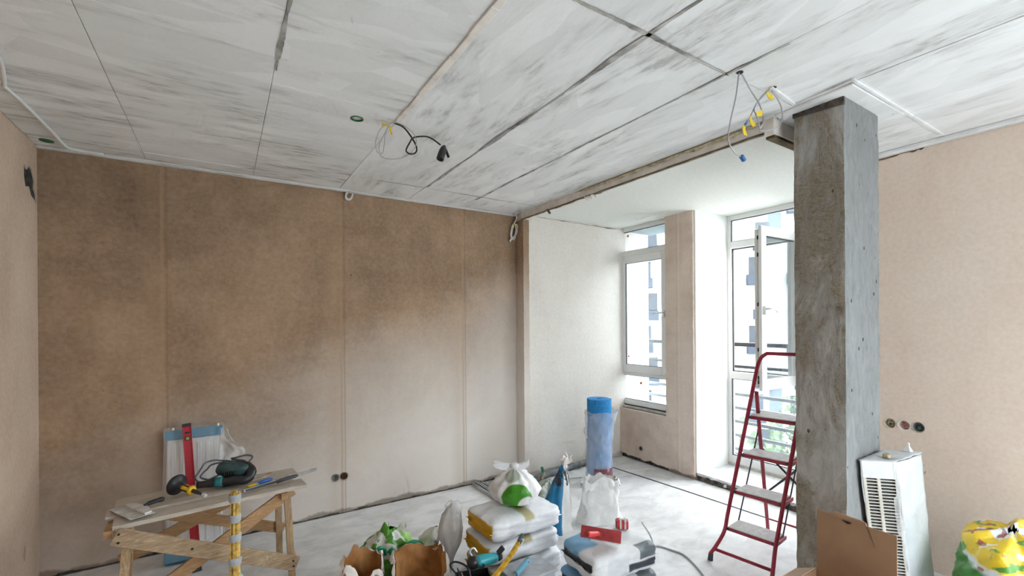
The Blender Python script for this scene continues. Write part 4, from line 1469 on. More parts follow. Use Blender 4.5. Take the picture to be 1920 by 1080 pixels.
for z in (.91, .50):
    MB().lathe([(.017, 0), (.017, .006)], 20, T_ @ Matrix.Translation((0, .005, z)) @ rot(x=-math.pi / 2)).build('vial_ring', MAT['black_plastic'], t)
    MB().lathe([(.011, 0), (.011, .009)], 16, T_ @ Matrix.Translation((0, .005, z)) @ rot(x=-math.pi / 2)).build('vial', MAT['vial_green'], t)
MB().box((-.014, .006, .945), (.014, .009, .957)).xform(T_).build('slot', MAT['black'], t)
MB().box((-.014, .006, .045), (.014, .009, .057)).xform(T_).build('slot', MAT['black'], t)

# ------------------------------------------------------------------ sacks


def sackmesh(L, Wd, Hh, seed=0, nexp=8, puff=0.13, wr=0.010, cuts=16):
    b = bmesh.new()
    bmesh.ops.create_cube(b, size=2)
    bmesh.ops.subdivide_edges(b, edges=b.edges[:], cuts=cuts, use_grid_fill=True)
    for v in b.verts:
        x, y, z = v.co
        k = (abs(x) ** nexp + abs(y) ** nexp + abs(z) ** nexp) ** (1 / nexp)
        x, y, z = x / k, y / k, z / k
        e = max(abs(x), abs(y))
        zz = z * (1 - puff * e ** 5)
        n = fbm((x * 2.2 + seed, y * 2.2, z * 1.5), 4)
        n2 = noise.noise(V((x * 9 + seed, y * 3, z * 5)))
        p = V((x * L / 2, y * Wd / 2, (zz + 1 - puff * 0.3) * Hh / 2))
        out = V((x, y, zz)).normalized()
        p += out * (wr * n + wr * 0.35 * n2)
        p.z = max(0.0, p.z)
        v.co = p
    me = bpy.data.meshes.new('sack')
    b.to_mesh(me)
    b.free()
    me.polygons.foreach_set('use_smooth', [True] * len(me.polygons))
    return me


def sack(name, label, cat, loc, rz, dims, mat, seed, group=None, seam=True, **k):
    t = thing(name, label, cat, loc, rz, group)
    me = sackmesh(*dims, seed=seed, **k)
    me.materials.append(MAT[mat])
    o = bpy.data.objects.new('body', me)
    COL.objects.link(o)
    o.parent = t
    if seam:
        L, Wd, Hh = dims
        for sgn in (-1, 1):
            mb = MB()

            def fin(u, v):
                y = (u - .5) * Wd * .9
                return V((sgn * (L / 2 - .010 + .016 * v), y, Hh * .44 + .006 * math.sin(u * 19 + seed) + .004 * v))
            mb.grid(fin, 16, 2)
            mb.build('end_seam', MAT[mat], t, local=True, solid=.003)
    return t


GY = 'yellow-ended cement sacks'
sack('cement_sack', 'bottom white sack with a yellow end in the stack of three', 'sack', (1.70, 2.65, 0.0), .03, (.58, .40, .140), 'sack_yellow', 1.0, GY)
sack('cement_sack', 'middle white sack with a yellow end in the stack of three', 'sack', (1.685, 2.655, .147), -.02, (.565, .385, .140), 'sack_yellow', 5.0, GY)
sack('cement_sack', 'top white sack with a yellow end, carrying the tied shopping bag', 'sack', (1.70, 2.65, .293), .0, (.565, .38, .142), 'sack_yellow', 9.0, GY)
GG = 'grey-printed sacks'
sack('plaster_sack', 'lower white sack with black print in the stack of two', 'sack', (2.06, 2.10, 0.0), -.07, (.52, .38, .155), 'sack_grey', 14.0, GG, wr=.014)
sack('plaster_sack', 'upper white sack with blue patch and black end, under the red brush', 'sack', (2.07, 2.10, .164), -.10, (.51, .36, .155), 'sack_grey', 21.0, GG, wr=.014)

# tied shopping bag on the yellow sacks


def blob(name, mat, parent, c, prof, folds=9, amp=.06, seed=0, n=48, m=22, sx=1.0, sy=1.0, lean=(0, 0)):
    """soft closed bag: radius profile [(z,r)] with vertical gathers near the neck"""
    zs = [p[0] for p in prof]

    def rad(z):
        for i in range(len(prof) - 1):
            if prof[i][0] <= z <= prof[i + 1][0]:
                u = (z - prof[i][0]) / max(1e-6, prof[i + 1][0] - prof[i][0])
                u = u * u * (3 - 2 * u)
                return prof[i][1] * (1 - u) + prof[i + 1][1] * u
        return prof[-1][1]
    c = V(c)

    def fn(u, v):
        z = zs[0] + (zs[-1] - zs[0]) * v
        a = u * 2 * math.pi
        r = rad(z)
        g = amp * (0.25 + v ** 1.5) * math.cos(folds * a + 2.5 * fbm((math.cos(a), math.sin(a), v * 2 + seed)))
        g += 0.16 * fbm((math.cos(a) * 1.6 + seed, math.sin(a) * 1.6, z * 9), 4)
        r *= (1 + g)
        return c + V((r * math.cos(a) * sx + lean[0] * v, r * math.sin(a) * sy + lean[1] * v, max(0, z)))
    return MB().grid(fn, n, m, wrap=True).build(name, MAT[mat], parent, smooth=True)


t = thing('shopping_bag', 'tied white plastic shopping bag with green print on the yellow-ended sacks', 'bag', (1.735, 2.69, .437))
c0 = (1.735, 2.69, .437)
blob('pouch', 'bag_green_print', t, c0, [(0.0, .10), (.03, .155), (.09, .172), (.15, .150), (.20, .095), (.238, .035), (.25, .026)], 11, .10, 3)
kn = V((1.735, 2.69, .690))
MB().lathe([(.012, -.02), (.030, -.012), (.034, .0), (.028, .014), (.010, .022)], 14, Matrix.Translation(kn), caps=True).build('knot', MAT['bag_white'], t, smooth=True)
for sgn, ln, dz in ((-1, .155, .020), (1, .105, .030)):
    e = V((.84, -.54, 0)) * sgn
    pts = cr([kn, kn + e * ln * .35 + V((0, 0, -.004)), kn + e * ln * .7 + V((0, 0, dz * .5)), kn + e * ln + V((0, 0, dz))], 4)
    sd_ = V((.54, .84, 0))

    def ear(u, v, pts=pts, sd_=sd_):
        i = v * (len(pts) - 1)
        k = min(len(pts) - 2, int(i))
        p = pts[k].lerp(pts[k + 1], i - k)
        w_ = .010 + .026 * math.sin(min(1, v * 1.05) * 2.7)
        return p + sd_ * ((u - .5) * w_) + V((0, 0, .020 * math.cos((u - .5) * 5) * math.sin(v * 2.6 + .3) + .006 * math.sin(u * 14 + v * 5) + (u - .5) * .030))
    MB().grid(ear, 10, 14).build('ear', MAT['bag_white'], t, smooth=True, solid=.003)

# red brush on the right stack
t = thing('masonry_brush', 'red block brush with a red handle lying on the upper white sack', 'brush', (2.03, 2.12, .315))
bc_ = V((1.985, 2.085, .376))
R_ = Matrix.Rotation(-0.95, 4, 'Z') @ Matrix.Rotation(0.95, 4, 'X')
T_ = Matrix.Translation(bc_) @ R_
MB().box((-.125, -.035, .0), (.125, .035, .014)).xform(T_).build('block', MAT['red_block'], t, bevel=.002)
MB().box((-.125, -.036, -.014), (.125, .036, .0)).xform(T_).build('felt', MAT['felt_white'], t, bevel=.003)
mb = MB()
rng = random.Random(9)
for k in range(120):
    x, y = rng.uniform(-.12, .122), rng.uniform(-.033, .033)
    mb.tube([T_ @ V((x, y, -.012)), T_ @ V((x * 1.03 + rng.uniform(-.004, .008), y * 1.1, -.032 - rng.random() * .008))], [.005, .003], 4)
mb.build('bristles', MAT['fibre_cream'], t)['kind'] = 'stuff'
h1 = T_ @ V((-.01, 0, .014))
h2 = T_ @ V((-.06, -.035, .115))
MB().lathe([(.024, 0), (.022, .008), (.012, .012)], 16, T_ @ Matrix.Translation((-.01, 0, .013))).build('socket', MAT['red_block'], t)
MB().tube([h1, h1.lerp(h2, .2), h1.lerp(h2, .9), h2], [.013, .016, .017, .017], 16).build('handle', MAT['red_handle'], t, smooth=True)
MB().tube([h2 + (h2 - h1).normalized() * -.002, h2 + (h2 - h1).normalized() * .0015], .0115, 14).build('handle_bore', MAT['red_block'], t)

# tape measure
t = thing('tape_measure', 'small red and silver tape measure beside the red brush', 'tape measure', (2.29, 2.19, .305))
T_ = Matrix.Translation((2.25, 2.16, .322)) @ rot(z=-.75)
MB().box((-.040, -.030, .0), (.040, .030, .058)).xform(T_).build('case', MAT['tape_red'], t, bevel=.014, seg=3)
MB().box((-.044, -.024, .008), (-.038, .024, .050)).xform(T_).build('side_plate', MAT['black_plastic'], t, bevel=.002)
for x in (-.012, .018):
    MB().box((x - .006, -.0325, .004), (x + .006, .0325, .0595)).xform(T_).build('stripe', MAT['steel_dirty'], t, bevel=.001)
MB().box((-.02, -.012, .058), (.03, .010, .064)).xform(T_).build('lock', MAT['felt_white'], t, bevel=.002)

# ------------------------------------------------------------------ bags behind the stacks
t = thing('twisted_sack', 'blue and white plastic sack with a black twisted neck', 'sack', (2.30, 2.98, 0))


def tw(u, v):
    a = u * 2 * math.pi
    r = .17 * (1 - v) ** .8 + .026 + .02 * max(0, v - .85)
    n = fbm((math.cos(a) * 1.5, math.sin(a) * 1.5, v * 4 + 3))
    g = .10 * math.cos(7 * a + v * 4)
    return V((2.30 + r * (1 + g + .15 * n) * math.cos(a) * .80 + .12 * v, 2.98 + r * (1 + g + .15 * n) * math.sin(a) * .7, .505 * v))


MB().grid(tw, 44, 30, wrap=True).build('body', MAT['sack_blue'], t, smooth=True)
mb = MB()


def frill(u, v):
    a = u * 2 * math.pi
    r = .028 + .035 * v * (1 + .5 * math.cos(5 * a))
    return V((2.42 + r * math.cos(a) * .7 + .03 * v, 2.98 + r * math.sin(a) * .7, .50 + .055 * v + .02 * v * math.cos(3 * a + 1)))


mb.grid(frill, 30, 5, wrap=True)
mb.build('neck_frill', MAT['paper_torn'], t, smooth=True, solid=.002)
MB().tube(cr([(2.43, 2.975, .52), (2.445, 2.97, .56), (2.435, 2.965, .59), (2.42, 2.965, .61)], 4), [.010] * 4 + [.008] * 4 + [.006] * 4 + [.003], 8).build('neck_tip', MAT['paper_torn'], t, smooth=True)


def open_bag(name, label, c, w, d, h, rz, outer, inner, rim, seed, jag=.05, group=None, flare=1.15, cat='bag', drop=None):
    """standing open-topped bag with a ragged rim"""
    t = thing(name, label, cat, c, rz, group)

    def fn(sc, zoff, top):
        def f(u, v):
            a = u * 4
            k = int(a) % 4
            q = a - int(a)
            P = [(-1, -1), (1, -1), (1, 1), (-1, 1)]
            x = P[k][0] + (P[(k + 1) % 4][0] - P[k][0]) * q
            y = P[k][1] + (P[(k + 1) % 4][1] - P[k][1]) * q
            fl = 1 + (flare - 1) * v
            kk = (abs(x) ** 3.2 + abs(y) ** 3.2) ** (1 / 3.2)
            x, y = x / kk, y / kk
            n = fbm((x * 1.7 + seed, y * 1.7, v * 2.5), 4)
            e = 1 + .22 * n
            hh = h + jag * 1.1 * fbm((x * 1.3 + seed, y * 1.3, 5), 2) + jag * .12 * fbm((x * 7 + seed, y * 7, 1), 3)
            if drop:
                hh -= drop(x, y)
            return V((x * w / 2 * fl * e * sc, y * d / 2 * fl * e * sc, max(zoff, hh * v * top)))
        return f
    MB().grid(fn(1.0, .002, 1.0), 64, 18, wrap=True).build('outer_sheet', MAT[outer], t, smooth=True, local=True)
    MB().grid(fn(.965, .006, .985), 64, 18, wrap=True).build('inner_sheet', MAT[inner], t, smooth=True, local=True)
    f = fn(1.0, 0, 1.0)
    g_ = fn(1.16, 0, .80)
    MB().grid(lambda u, v: f(u, 1.0).lerp(g_(u, 1.0), v * (.75 + .7 * fbm((math.cos(u * 6.283) * 3 + seed, math.sin(u * 6.283) * 3, 2), 3))) + V((0, 0, .014 * math.sin(v * 3.1) + .008 * fbm((math.cos(u * 6.283) * 6, math.sin(u * 6.283) * 6, v * 2 + seed)))), 96, 5, wrap=True).build('torn_rim', MAT[rim], t, smooth=True, local=True)
    MB().box((-w * .42, -d * .42, .004), (w * .42, d * .42, h * .3)).build('filling', MAT[inner], t, local=True, bevel=.03)
    return t


open_bag('paper_sack', 'tall open white paper sack with a crumpled rim behind the sacks', (2.71, 2.86, 0), .36, .19, .37, -.45, 'paper_white', 'paper_white', 'paper_white', 2.0, jag=.04, flare=.80, cat='sack')
open_bag('torn_paper_bag', 'torn brown paper bag at the front edge, the smaller of two', (0.70, 2.79, 0), .20, .18, .275, -.35, 'kraft_outer', 'kraft_inner', 'paper_torn', 6.0, jag=.07, group='torn brown paper bags', drop=lambda x, y: .03 if y < 0 else 0)
open_bag('torn_paper_bag', 'wide torn brown paper bag with orange inside and white torn rim', (1.015, 2.66, 0), .255, .22, .275, -.25, 'kraft_inner', 'kraft_inner', 'paper_torn', 11.0, jag=.06, group='torn brown paper bags', drop=lambda x, y: .10 if y < -.5 else 0)

# green bag with emerald straps
t = thing('green_bag', 'crumpled green and white plastic bag with emerald straps behind the paper bags', 'bag', (0.955, 3.07, 0))
blob('pouch', 'bag_green', t, (0.955, 3.07, 0), [(0.0, .16), (.05, .205), (.14, .20), (.22, .15), (.27, .085), (.30, .03)], 7, .16, 8, sx=.95, sy=.9)
for (pts, r_) in (([(0.80, 2.96, .12), (0.80, 2.93, .20), (0.83, 2.91, .255), (0.865, 2.91, .25), (0.88, 2.92, .20)], .012), ([(0.97, 2.88, .14), (0.99, 2.88, .20), (1.03, 2.875, .255), (1.08, 2.87, .25), (1.12, 2.86, .21), (1.15, 2.85, .15)], .013), ([(0.90, 2.90, .24), (0.93, 2.875, .20), (0.96, 2.865, .14)], .022)):
    MB().tube(cr(pts, 5), r_, 8).build('strap', MAT['emerald'], t, smooth=True)
for k, (p, q, rr_) in enumerate((((0.90, 3.02, .24), (0.93, 3.05, .34), .05), ((1.0, 3.03, .22), (1.05, 3.05, .31), .05))):
    def leaf(u, v, p=V(p), q=V(q), rr_=rr_):
        c = p.lerp(q, v)
        return c + V(((u - .5) * 2 * rr_ * (1 - v * .75), .03 * math.cos(u * 5), .01 * math.sin(u * 9)))
    MB().grid(leaf, 8, 6).build('fold', MAT['bag_green'], t, smooth=True, solid=.002)

t = thing('white_bag', 'small white plastic bag with a dark blue patch on the floor', 'bag', (1.305, 3.08, 0))
blob('pouch', 'bag_blue_print', t, (1.305, 3.08, 0), [(0.0, .10), (.04, .13), (.12, .12), (.17, .085), (.205, .05), (.22, .01)], 5, .18, 15)
t = thing('film_bundle', 'grey crumpled clear film bundle standing against the yellow sacks', 'bundle', (1.29, 2.85, 0))
blob('pouch', 'film_grey', t, (1.28, 2.85, 0), [(0.0, .035), (.08, .045), (.20, .082), (.30, .086), (.38, .066), (.43, .035), (.455, .012)], 4, .16, 21, lean=(.045, 0), sy=.8)
blob('frill', 'film_milky', t, (1.335, 2.85, .36), [(0.0, .05), (.04, .045), (.085, .05), (.11, .03)], 3, .35, 5, m=8)

# crumpled foil behind the shopping bag
t = thing('foil_bag', 'crumpled silvery green foil bag on the floor behind the tied bag', 'bag', (2.60, 3.42, 0))
blob('pouch', 'foil', t, (2.60, 3.42, 0), [(0.0, .15), (.04, .18), (.10, .16), (.16, .12), (.20, .06), (.22, .01)], 9, .22, 31)

# ------------------------------------------------------------------ blue foam roll in film
t = thing('foam_roll', 'upright blue foam roll partly wrapped in clear film by the alcove wall', 'roll', (3.36, 3.55, 0))
rc = V((3.36, 3.55, 0))
mb = MB()
pts = []
for k in range(170):
    a = k * .22
    pts.append((rc.x + (.022 + .0028 * a) * math.cos(a), rc.y + (.022 + .0028 * a) * math.sin(a)))
for zz0, zz1 in ((.0, .895),):
    vs, fs = [], []
    for i, (x, y) in enumerate(pts):
        vs += [(x, y, zz0), (x, y, zz1)]
        if i:
            fs.append((2 * i - 2, 2 * i, 2 * i + 1, 2 * i - 1))
    mb.add(vs, fs)
mb.build('foam_sheet', MAT['blue_foam'], t, solid=.014, fixn=False)


def rwrap(u, v):
    a = u * 2 * math.pi
    z = .01 + v * .76
    n = fbm((math.cos(a) * 2, math.sin(a) * 2, v * 6))
    r = .140 + .010 * n
    if v > .72:
        r += (v - .72) * .14 * (1 + math.cos(a + .6) + .8 * n)
    if .60 < v < .75:
        r += .012 * math.sin((v - .60) / .15 * 3.14) * (1 + 2 * n)
    return rc + V((r * math.cos(a), r * math.sin(a), z + .03 * n * v))


MB().grid(rwrap, 48, 34, wrap=True).build('film_wrap', MAT['film_milky'], t, smooth=True)
mb = MB()
for k in range(9):
    a0_, a1_ = math.radians(205 + k * 11), math.radians(205 + (k + 1) * 11)
    q = [rc + V((.1415 * math.cos(a), .1415 * math.sin(a), z)) for a in (a0_, a1_) for z in (.035, .185)]
    mb.add(q, [(0, 2, 3, 1)])
mb.build('paper_label', MAT['label_maroon'], t, solid=.001)

# ------------------------------------------------------------------ metal profiles, pipe, cables on the floor
for k, (x, lab) in enumerate(((2.215, 'bright galvanised channel on the floor, outermost of the three by the brown wall'), (2.275, 'galvanised floor channel in the middle of the three by the wall'), (2.335, 'dark-sided floor channel nearest the alcove corner'))):
    t = thing('metal_channel', lab, 'profile', (x, 3.7, 0), 0, 'metal channels on the floor')
    MB().box((x - .024, 3.25, .001), (x + .024, 4.22 - .03 * k, .003)).build('web', MAT['galvanised'], t)
    for sgn in (-1, 1):
        MB().box((x + sgn * .024 - .001, 3.25, .001), (x + sgn * .024 + .001, 4.22 - .03 * k, .034)).build('flange', MAT['galvanised'], t)
        MB().box((x + sgn * .018 - .006, 3.25, .032), (x + sgn * .018 + .006, 4.22 - .03 * k, .034)).build('lip', MAT['galvanised'], t)
t = thing('heating_pipe', 'grey foam-lagged pipe along the foot of the alcove wall', 'pipe', (3.2, 4.04, 0))
pts = [(2.72, 3.90, .036), (2.95, 3.97, .038), (3.3, 4.03, .036), (3.6, 4.06, .036), (4.0, 4.07, .036)]
mb = MB()
p_ = cr(pts, 10)
mb.tube(p_, [.033 + .004 * math.sin(i * 1.9) for i in range(len(p_))], 12)
mb.build('lagging', MAT['pipe_foam'], t, smooth=True)
MB().tube(cr([(2.74, 3.965, .028), (3.1, 4.05, .028), (3.6, 4.085, .028), (3.9, 4.09, .028)], 8), .026, 10).build('second_run', MAT['pipe_foam'], t, smooth=True)
MB().tube(cr([(2.86, 3.90, .03), (2.89, 3.90, .07), (2.885, 3.905, .115)], 4), .014, 10).build('elbow', MAT['brass'], t, smooth=True)
MB().tube([(2.885, 3.905, .105), (2.87, 3.907, .155)], [.017, .016], 12).build('cap', MAT['cap_green'], t, smooth=True)
o = tag(MB().tube(cr([(2.60, 3.62, .006), (2.74, 3.74, .007), (2.95, 3.83, .007), (3.2, 3.80, .007), (3.35, 3.75, .007)], 8), .006, 7).build('white_pipe', MAT['cable_white'], None, smooth=True), 'thin white plastic pipe on the floor by the lagged pipe', 'pipe')
recenter(o, (2.95, 3.8, 0))
o = tag(MB().tube(cr([(2.44, 2.16, .315), (2.50, 2.13, .20), (2.62, 2.20, .012), (2.75, 2.30, .007), (2.80, 2.20, .007), (2.815, 2.10, .007), (2.76, 1.97, .007), (2.70, 1.87, .007), (2.60, 1.74, .007), (2.40, 1.55, .007)], 8), .006, 7).build('extension_cord', MAT['cable_grey'], None, smooth=True), 'grey cord trailing from the right sacks across the floor', 'cord')
recenter(o, (2.7, 2.0, 0))

# ------------------------------------------------------------------ tool crate and loose tools at the front
t = thing('tool_crate', 'black plastic tool crate with a bent strap handle at the front', 'crate', (1.20, 2.33, 0))
T_ = Matrix.Translation((1.225, 2.34, 0)) @ rot(z=-.30)
for a, b in (((-.10, -.08, .002), (.10, .08, .012)), ((-.10, -.08, .012), (.10, -.072, .225)), ((-.10, .072, .012), (.10, .08, .225)), ((-.10, -.072, .012), (-.092, .072, .225)), ((.092, -.072, .012), (.10, .072, .225))):
    MB().box(a, b).xform(T_).build('side', MAT['black_plastic'], t, bevel=.003)
MB().tube([T_ @ V(p) for p in cr([(-.096, .07, .22), (-.13, .075, .27), (-.10, .05, .30), (-.04, .0, .285), (-.03, -.06, .235)], 6)], .006, 8).build('strap', MAT['cable_black'], t, smooth=True)
for k in range(3):
    MB().box((-.085 + k * .026, -.065, .05), (-.075 + k * .026, .065, .215 - .01 * k)).xform(T_).build('divider', MAT['black_plastic'], t, bevel=.002)
MB().bar((1.165, 2.31, .10), (1.105, 2.30, .315), .055, .005, side=(.2, 1, 0)).build('steel_blade', MAT['black_plastic'], t)
MB().bar((1.171, 2.282, .10), (1.111, 2.272, .315), .004, .006, side=(.2, 1, 0)).build('bright_edge', MAT['steel'], t)

t = thing('angle_grinder', 'teal and black angle grinder in front of the yellow-ended sacks', 'grinder', (1.30, 2.40, .20))
g0, g1 = V((1.245, 2.375, .287)), V((1.40, 2.365, .279))
ax = (g1 - g0).normalized()
T_ = Matrix.Translation(g0) @ ax.to_track_quat('Z', 'Y').to_matrix().to_4x4()
MB().lathe([(.020, -.04), (.034, -.03), (.036, .0), (.033, .012)], 18, T_).build('gear_head', MAT['black_plastic'], t, smooth=True)
MB().lathe([(.033, .012), (.036, .03), (.033, .09), (.030, .13), (.024, .15)], 20, T_).build('motor_body', MAT['teal_bright'], t, smooth=True)
MB().lathe([(.024, .148), (.022, .17), (.018, .18)], 14, T_).build('rear_cap', MAT['black_plastic'], t, smooth=True)
MB().lathe([(.011, 0), (.011, .006)], 14, T_ @ Matrix.Translation((-.033, -.012, .04)) @ rot(y=-math.pi / 2)).build('button', MAT['black_plastic'], t)
MB().tube(cr([g0 + V((0, .02, .02)), g0 + V((-.015, .03, .055)), g0 + V((.01, .03, .07)), g0 + V((.03, .02, .04))], 5), .006, 8).build('guard_loop', MAT['steel'], t, smooth=True)
MB().bar(g1 + V((.0, .0, .02)), g1 + V((.035, -.01, .055)), .035, .02, side=(0, 1, 0)).build('switch', MAT['black_plastic'], t, bevel=.004)

t = thing('pry_bar', 'long worn yellow steel bar with a dark end and hanging hole', 'bar', (1.35, 2.35, .20))
MB().tube(cr([(1.125, 2.12, .10), (1.13, 2.13, .19), (1.165, 2.15, .235), (1.26, 2.195, .262), (1.42, 2.275, .30), (1.545, 2.355, .33)], 6), .0155, 4).build('shaft', MAT['yellow_worn'], t)
MB().bar((1.545, 2.355, .33), (1.60, 2.392, .345), .040, .016, side=(0, 0, 1)).build('dark_end', MAT['rubber_dark'], t, bevel=.002)
MB().lathe([(.006, 0), (.006, .019)], 10, Matrix.Translation((1.577, 2.366, .339)) @ rot(z=.4, x=math.pi / 2) @ Matrix.Translation((0, 0, -.006))).build('hole_rivet', MAT['felt_white'], t)

t = thing('crumpled_bag', 'crumpled pinkish white plastic bag at the bottom edge', 'bag', (1.25, 2.05, 0))
blob('pouch', 'rose_plastic', t, (1.25, 2.05, 0), [(0.0, .08), (.06, .095), (.14, .09), (.20, .065), (.235, .03), (.25, .01)], 5, .18, 41)
t = thing('crumpled_bag', 'crumpled white plastic bag beside the pale blue tool handle', 'bag', (1.47, 2.055, 0))
blob('pouch', 'bag_white', t, (1.47, 2.055, 0), [(0.0, .06), (.06, .075), (.13, .07), (.19, .055), (.225, .03), (.235, .01)], 7, .22, 47)
t = thing('blue_scraper', 'pale blue plastic tool handle lying before the yellow-ended sacks', 'handle', (1.53, 2.26, .20))
b0_, b1_ = V((1.44, 2.225, .225)), V((1.575, 2.285, .252))
MB().bar(b0_, b1_, .032, .024, side=(0, 0, 1)).build('grip', MAT['sky_plastic'], t, bevel=.006, seg=2)
MB().bar(b0_ - V((.05, .022, .010)), b0_, .022, .006, side=(0, 0, 1)).build('blade', MAT['steel'], t)
MB().lathe([(.005, -.014), (.005, .014)], 10, Matrix.Translation(b0_.lerp(b1_, .85)) @ rot(x=math.pi / 2)).build('hang_hole', MAT['rubber_dark'], t)
t = thing('sheet_box', 'low grey metal box lying between the two sack stacks', 'box', (1.55, 2.24, 0))
MB().box((1.42, 2.18, .001), (1.70, 2.38, .19)).build('body', MAT['grey_sheet'], t, bevel=.006)
MB().box((1.41, 2.17, .19), (1.71, 2.39, .205)).build('lid', MAT['grey_sheet'], t, bevel=.004)

# ------------------------------------------------------------------ right side: radiator by the column
t = thing('foil_radiator', 'white radiator stood on end in protective film against the column', 'radiator', (3.2, 0.98, 0))
tb = [V((2.915, 1.055, .945)), V((3.025, .935, .945)), V((3.315, .915, .945)), V((3.235, 1.05, .945))]
sh = V((.20, -.012, -.940))
bt_ = [p + sh for p in tb]


def ghex(lo, hi, m0=0.0):
    mb = MB()
    mb.add(lo + hi, [(3, 2, 1, 0), (4, 5, 6, 7), (0, 1, 5, 4), (1, 2, 6, 5), (2, 3, 7, 6), (3, 0, 4, 7)])
    return mb


ct, cb = sum(tb, V()) / 4, sum(bt_, V()) / 4
inn_t = [ct + (p - ct) * .90 for p in tb]
inn_b = [cb + (p - cb) * .90 for p in bt_]
ghex(inn_b, inn_t).build('core', MAT['radiator_dark'], t)
# grille face runs from tb[0] to tb[1]
gn_ = (tb[1] - tb[0]).normalized()
outn = V((-gn_.y, gn_.x, 0))
if outn.dot(V((-1, -1, 0))) < 0:
    outn = -outn


def gp(u, w, off=0.0):
    """u along the narrow grille face, w down from the top"""
    return tb[0].lerp(tb[1], u) + sh * w + outn * off


def gslab(u0, u1, w0, w1, o0, o1):
    mb = MB()
    mb.add([gp(u0, w1, o0), gp(u1, w1, o0), gp(u1, w0, o0), gp(u0, w0, o0), gp(u0, w1, o1), gp(u1, w1, o1), gp(u1, w0, o1), gp(u0, w0, o1)], [(3, 2, 1, 0), (4, 5, 6, 7), (0, 1, 5, 4), (1, 2, 6, 5), (2, 3, 7, 6), (3, 0, 4, 7)])
    return mb


gslab(0, 1, 0, .105, -.012, .004).build('top_plate', MAT['radiator_white'], t, bevel=.002)
for u0, u1 in ((0.0, .10), (.40, .50), (.93, 1.0)):
    gslab(u0, u1, .105, 1.0, -.010, .003).build('grille_stile', MAT['radiator_fin'], t, bevel=.001)
me0 = None
for k in range(46):
    w = .115 + k * .0192
    o = gslab(.09, .94, w, w + .0062, -.012, .0015).build('slat', MAT['radiator_fin'], t)
# wrapped casing on the other three sides
mb = MB()


def casing(u, v):
    P = [tb[1], tb[2], tb[3], tb[0]]
    k = min(2, int(u * 3))
    q = u * 3 - k
    p = P[k].lerp(P[k + 1], q) + sh * v
    n = fbm((p.x * 9, p.y * 9, p.z * 7), 4)
    d = V((p.x - (ct.x + sh.x * v), p.y - (ct.y + sh.y * v), 0)).normalized()
    wv_ = .010 * n + (.010 * math.sin(v * 34) * max(0, 1 - abs(v - .75) * 5) if u < .33 else 0)
    return p + d * (.004 + wv_) - V((0, 0, .0))


mb.grid(casing, 45, 60)
mb.build('film_casing', MAT['film_white'], t, smooth=True, solid=.004)
mb = MB()


def ragged(u, v):
    w = .0 + u * .98
    e = .10 + .06 * fbm((w * 8, 2, 2)) + (.10 if .2 < w < .45 else 0)
    return gp(1.0 - v * max(.03, e), w, .007 + .004 * fbm((w * 9, v, 1)))


mb.grid(ragged, 50, 4)
mb.build('film_edge', MAT['film_milky'], t, smooth=True)
mb = MB()


def cap_(u, v):
    a = tb[0].lerp(tb[1], v)
    b = tb[3].lerp(tb[2], v)
    p = a.lerp(b, u)
    p = ct + (p - ct) * 1.06
    return p + V((0, 0, .002 + .006 * max(0, u - .3) + .008 * fbm((p.x * 9, p.y * 9, 1))))


mb.grid(cap_, 20, 10)
mb.build('film_cap', MAT['film_white'], t, smooth=True, solid=.004)
MB().lathe([(.018, 0), (.018, .018), (.010, .022)], 14, Matrix.Translation(tb[0].lerp(tb[1], .75).lerp(tb[3], .25) + V((0, 0, .006)))).build('plug', MAT['brass'], t)
mb = MB().lathe([(.022, 0), (.006, .03), (.008, .042), (.003, .048)], 5, Matrix.Translation(tb[2].lerp(tb[3], .4) + V((0, -.01, .012))))
mb.build('film_knot', MAT['bag_white'], t)

# cardboard box
t = thing('cardboard_box', 'open brown cardboard box with one tall flap standing by the column', 'box', (2.45, 1.0, 0))
bx0, bx1, by0, by1, bh = 2.30, 2.655, .82, 1.165, .385
th_ = .005
MB().box((bx0, by0, .001), (bx1, by1, .007)).build('bottom', MAT['cardboard'], t)
MB().box((bx0, by0, .007), (bx0 + th_, by1, bh)).build('side', MAT['cardboard'], t)
MB().box((bx1 - th_, by0, .007), (bx1, by1, bh)).build('side', MAT['cardboard'], t)
MB().box((bx0 + th_, by0, .007), (bx1 - th_, by0 + th_, bh)).build('side', MAT['cardboard'], t)
MB().box((bx0 + th_, by1 - th_, .007), (bx1 - th_, by1, bh)).build('side', MAT['cardboard'], t)
# tall flap in the far side: outline with a torn step
poly = [(by1 - .005, bh), (by1 - .008, .700), (by1 - .085, .700), (by1 - .092, .712), (by1 - .20, .712), (by1 - .222, .705), (by1 - .228, .690), (by1 - .345, .690), (by1 - .345, bh)]
MB().prism(poly, 'x', bx1 + .001, bx1 + .008).build('tall_flap', MAT['cardboard'], t)
MB().prism([(by1 - .09, .697), (by1 - .20, .690), (by1 - .222, .712), (by1 - .092, .720)], 'x', bx1 - .008, bx1 - .001).build('torn_edge', MAT['cardboard'], t)
MB().prism([(by1 - .13, .690), (by1 - .165, .688), (by1 - .165, .684), (by1 - .15, .678), (by1 - .13, .686)], 'x', bx1 - .0095, bx1 - .0078).build('slot', MAT['black'], t)
MB().prism([(by1 - .226, .69), (by1 - .232, .69), (by1 - .262, .60), (by1 - .252, .63)], 'x', bx1 - .002, bx1 + .0005).build('tear', MAT['timber_dark'], t)
mb = MB()
mb.add([(bx0 + .02, by1, bh), (bx1, by1, bh), (bx1 + .005, by1 + .10, bh - .05), (bx0 + .01, by1 + .10, bh - .05)], [(0, 1, 2, 3)])
mb.build('side_flap', MAT['cardboard_pale'], t, solid=.005)
mb = MB()
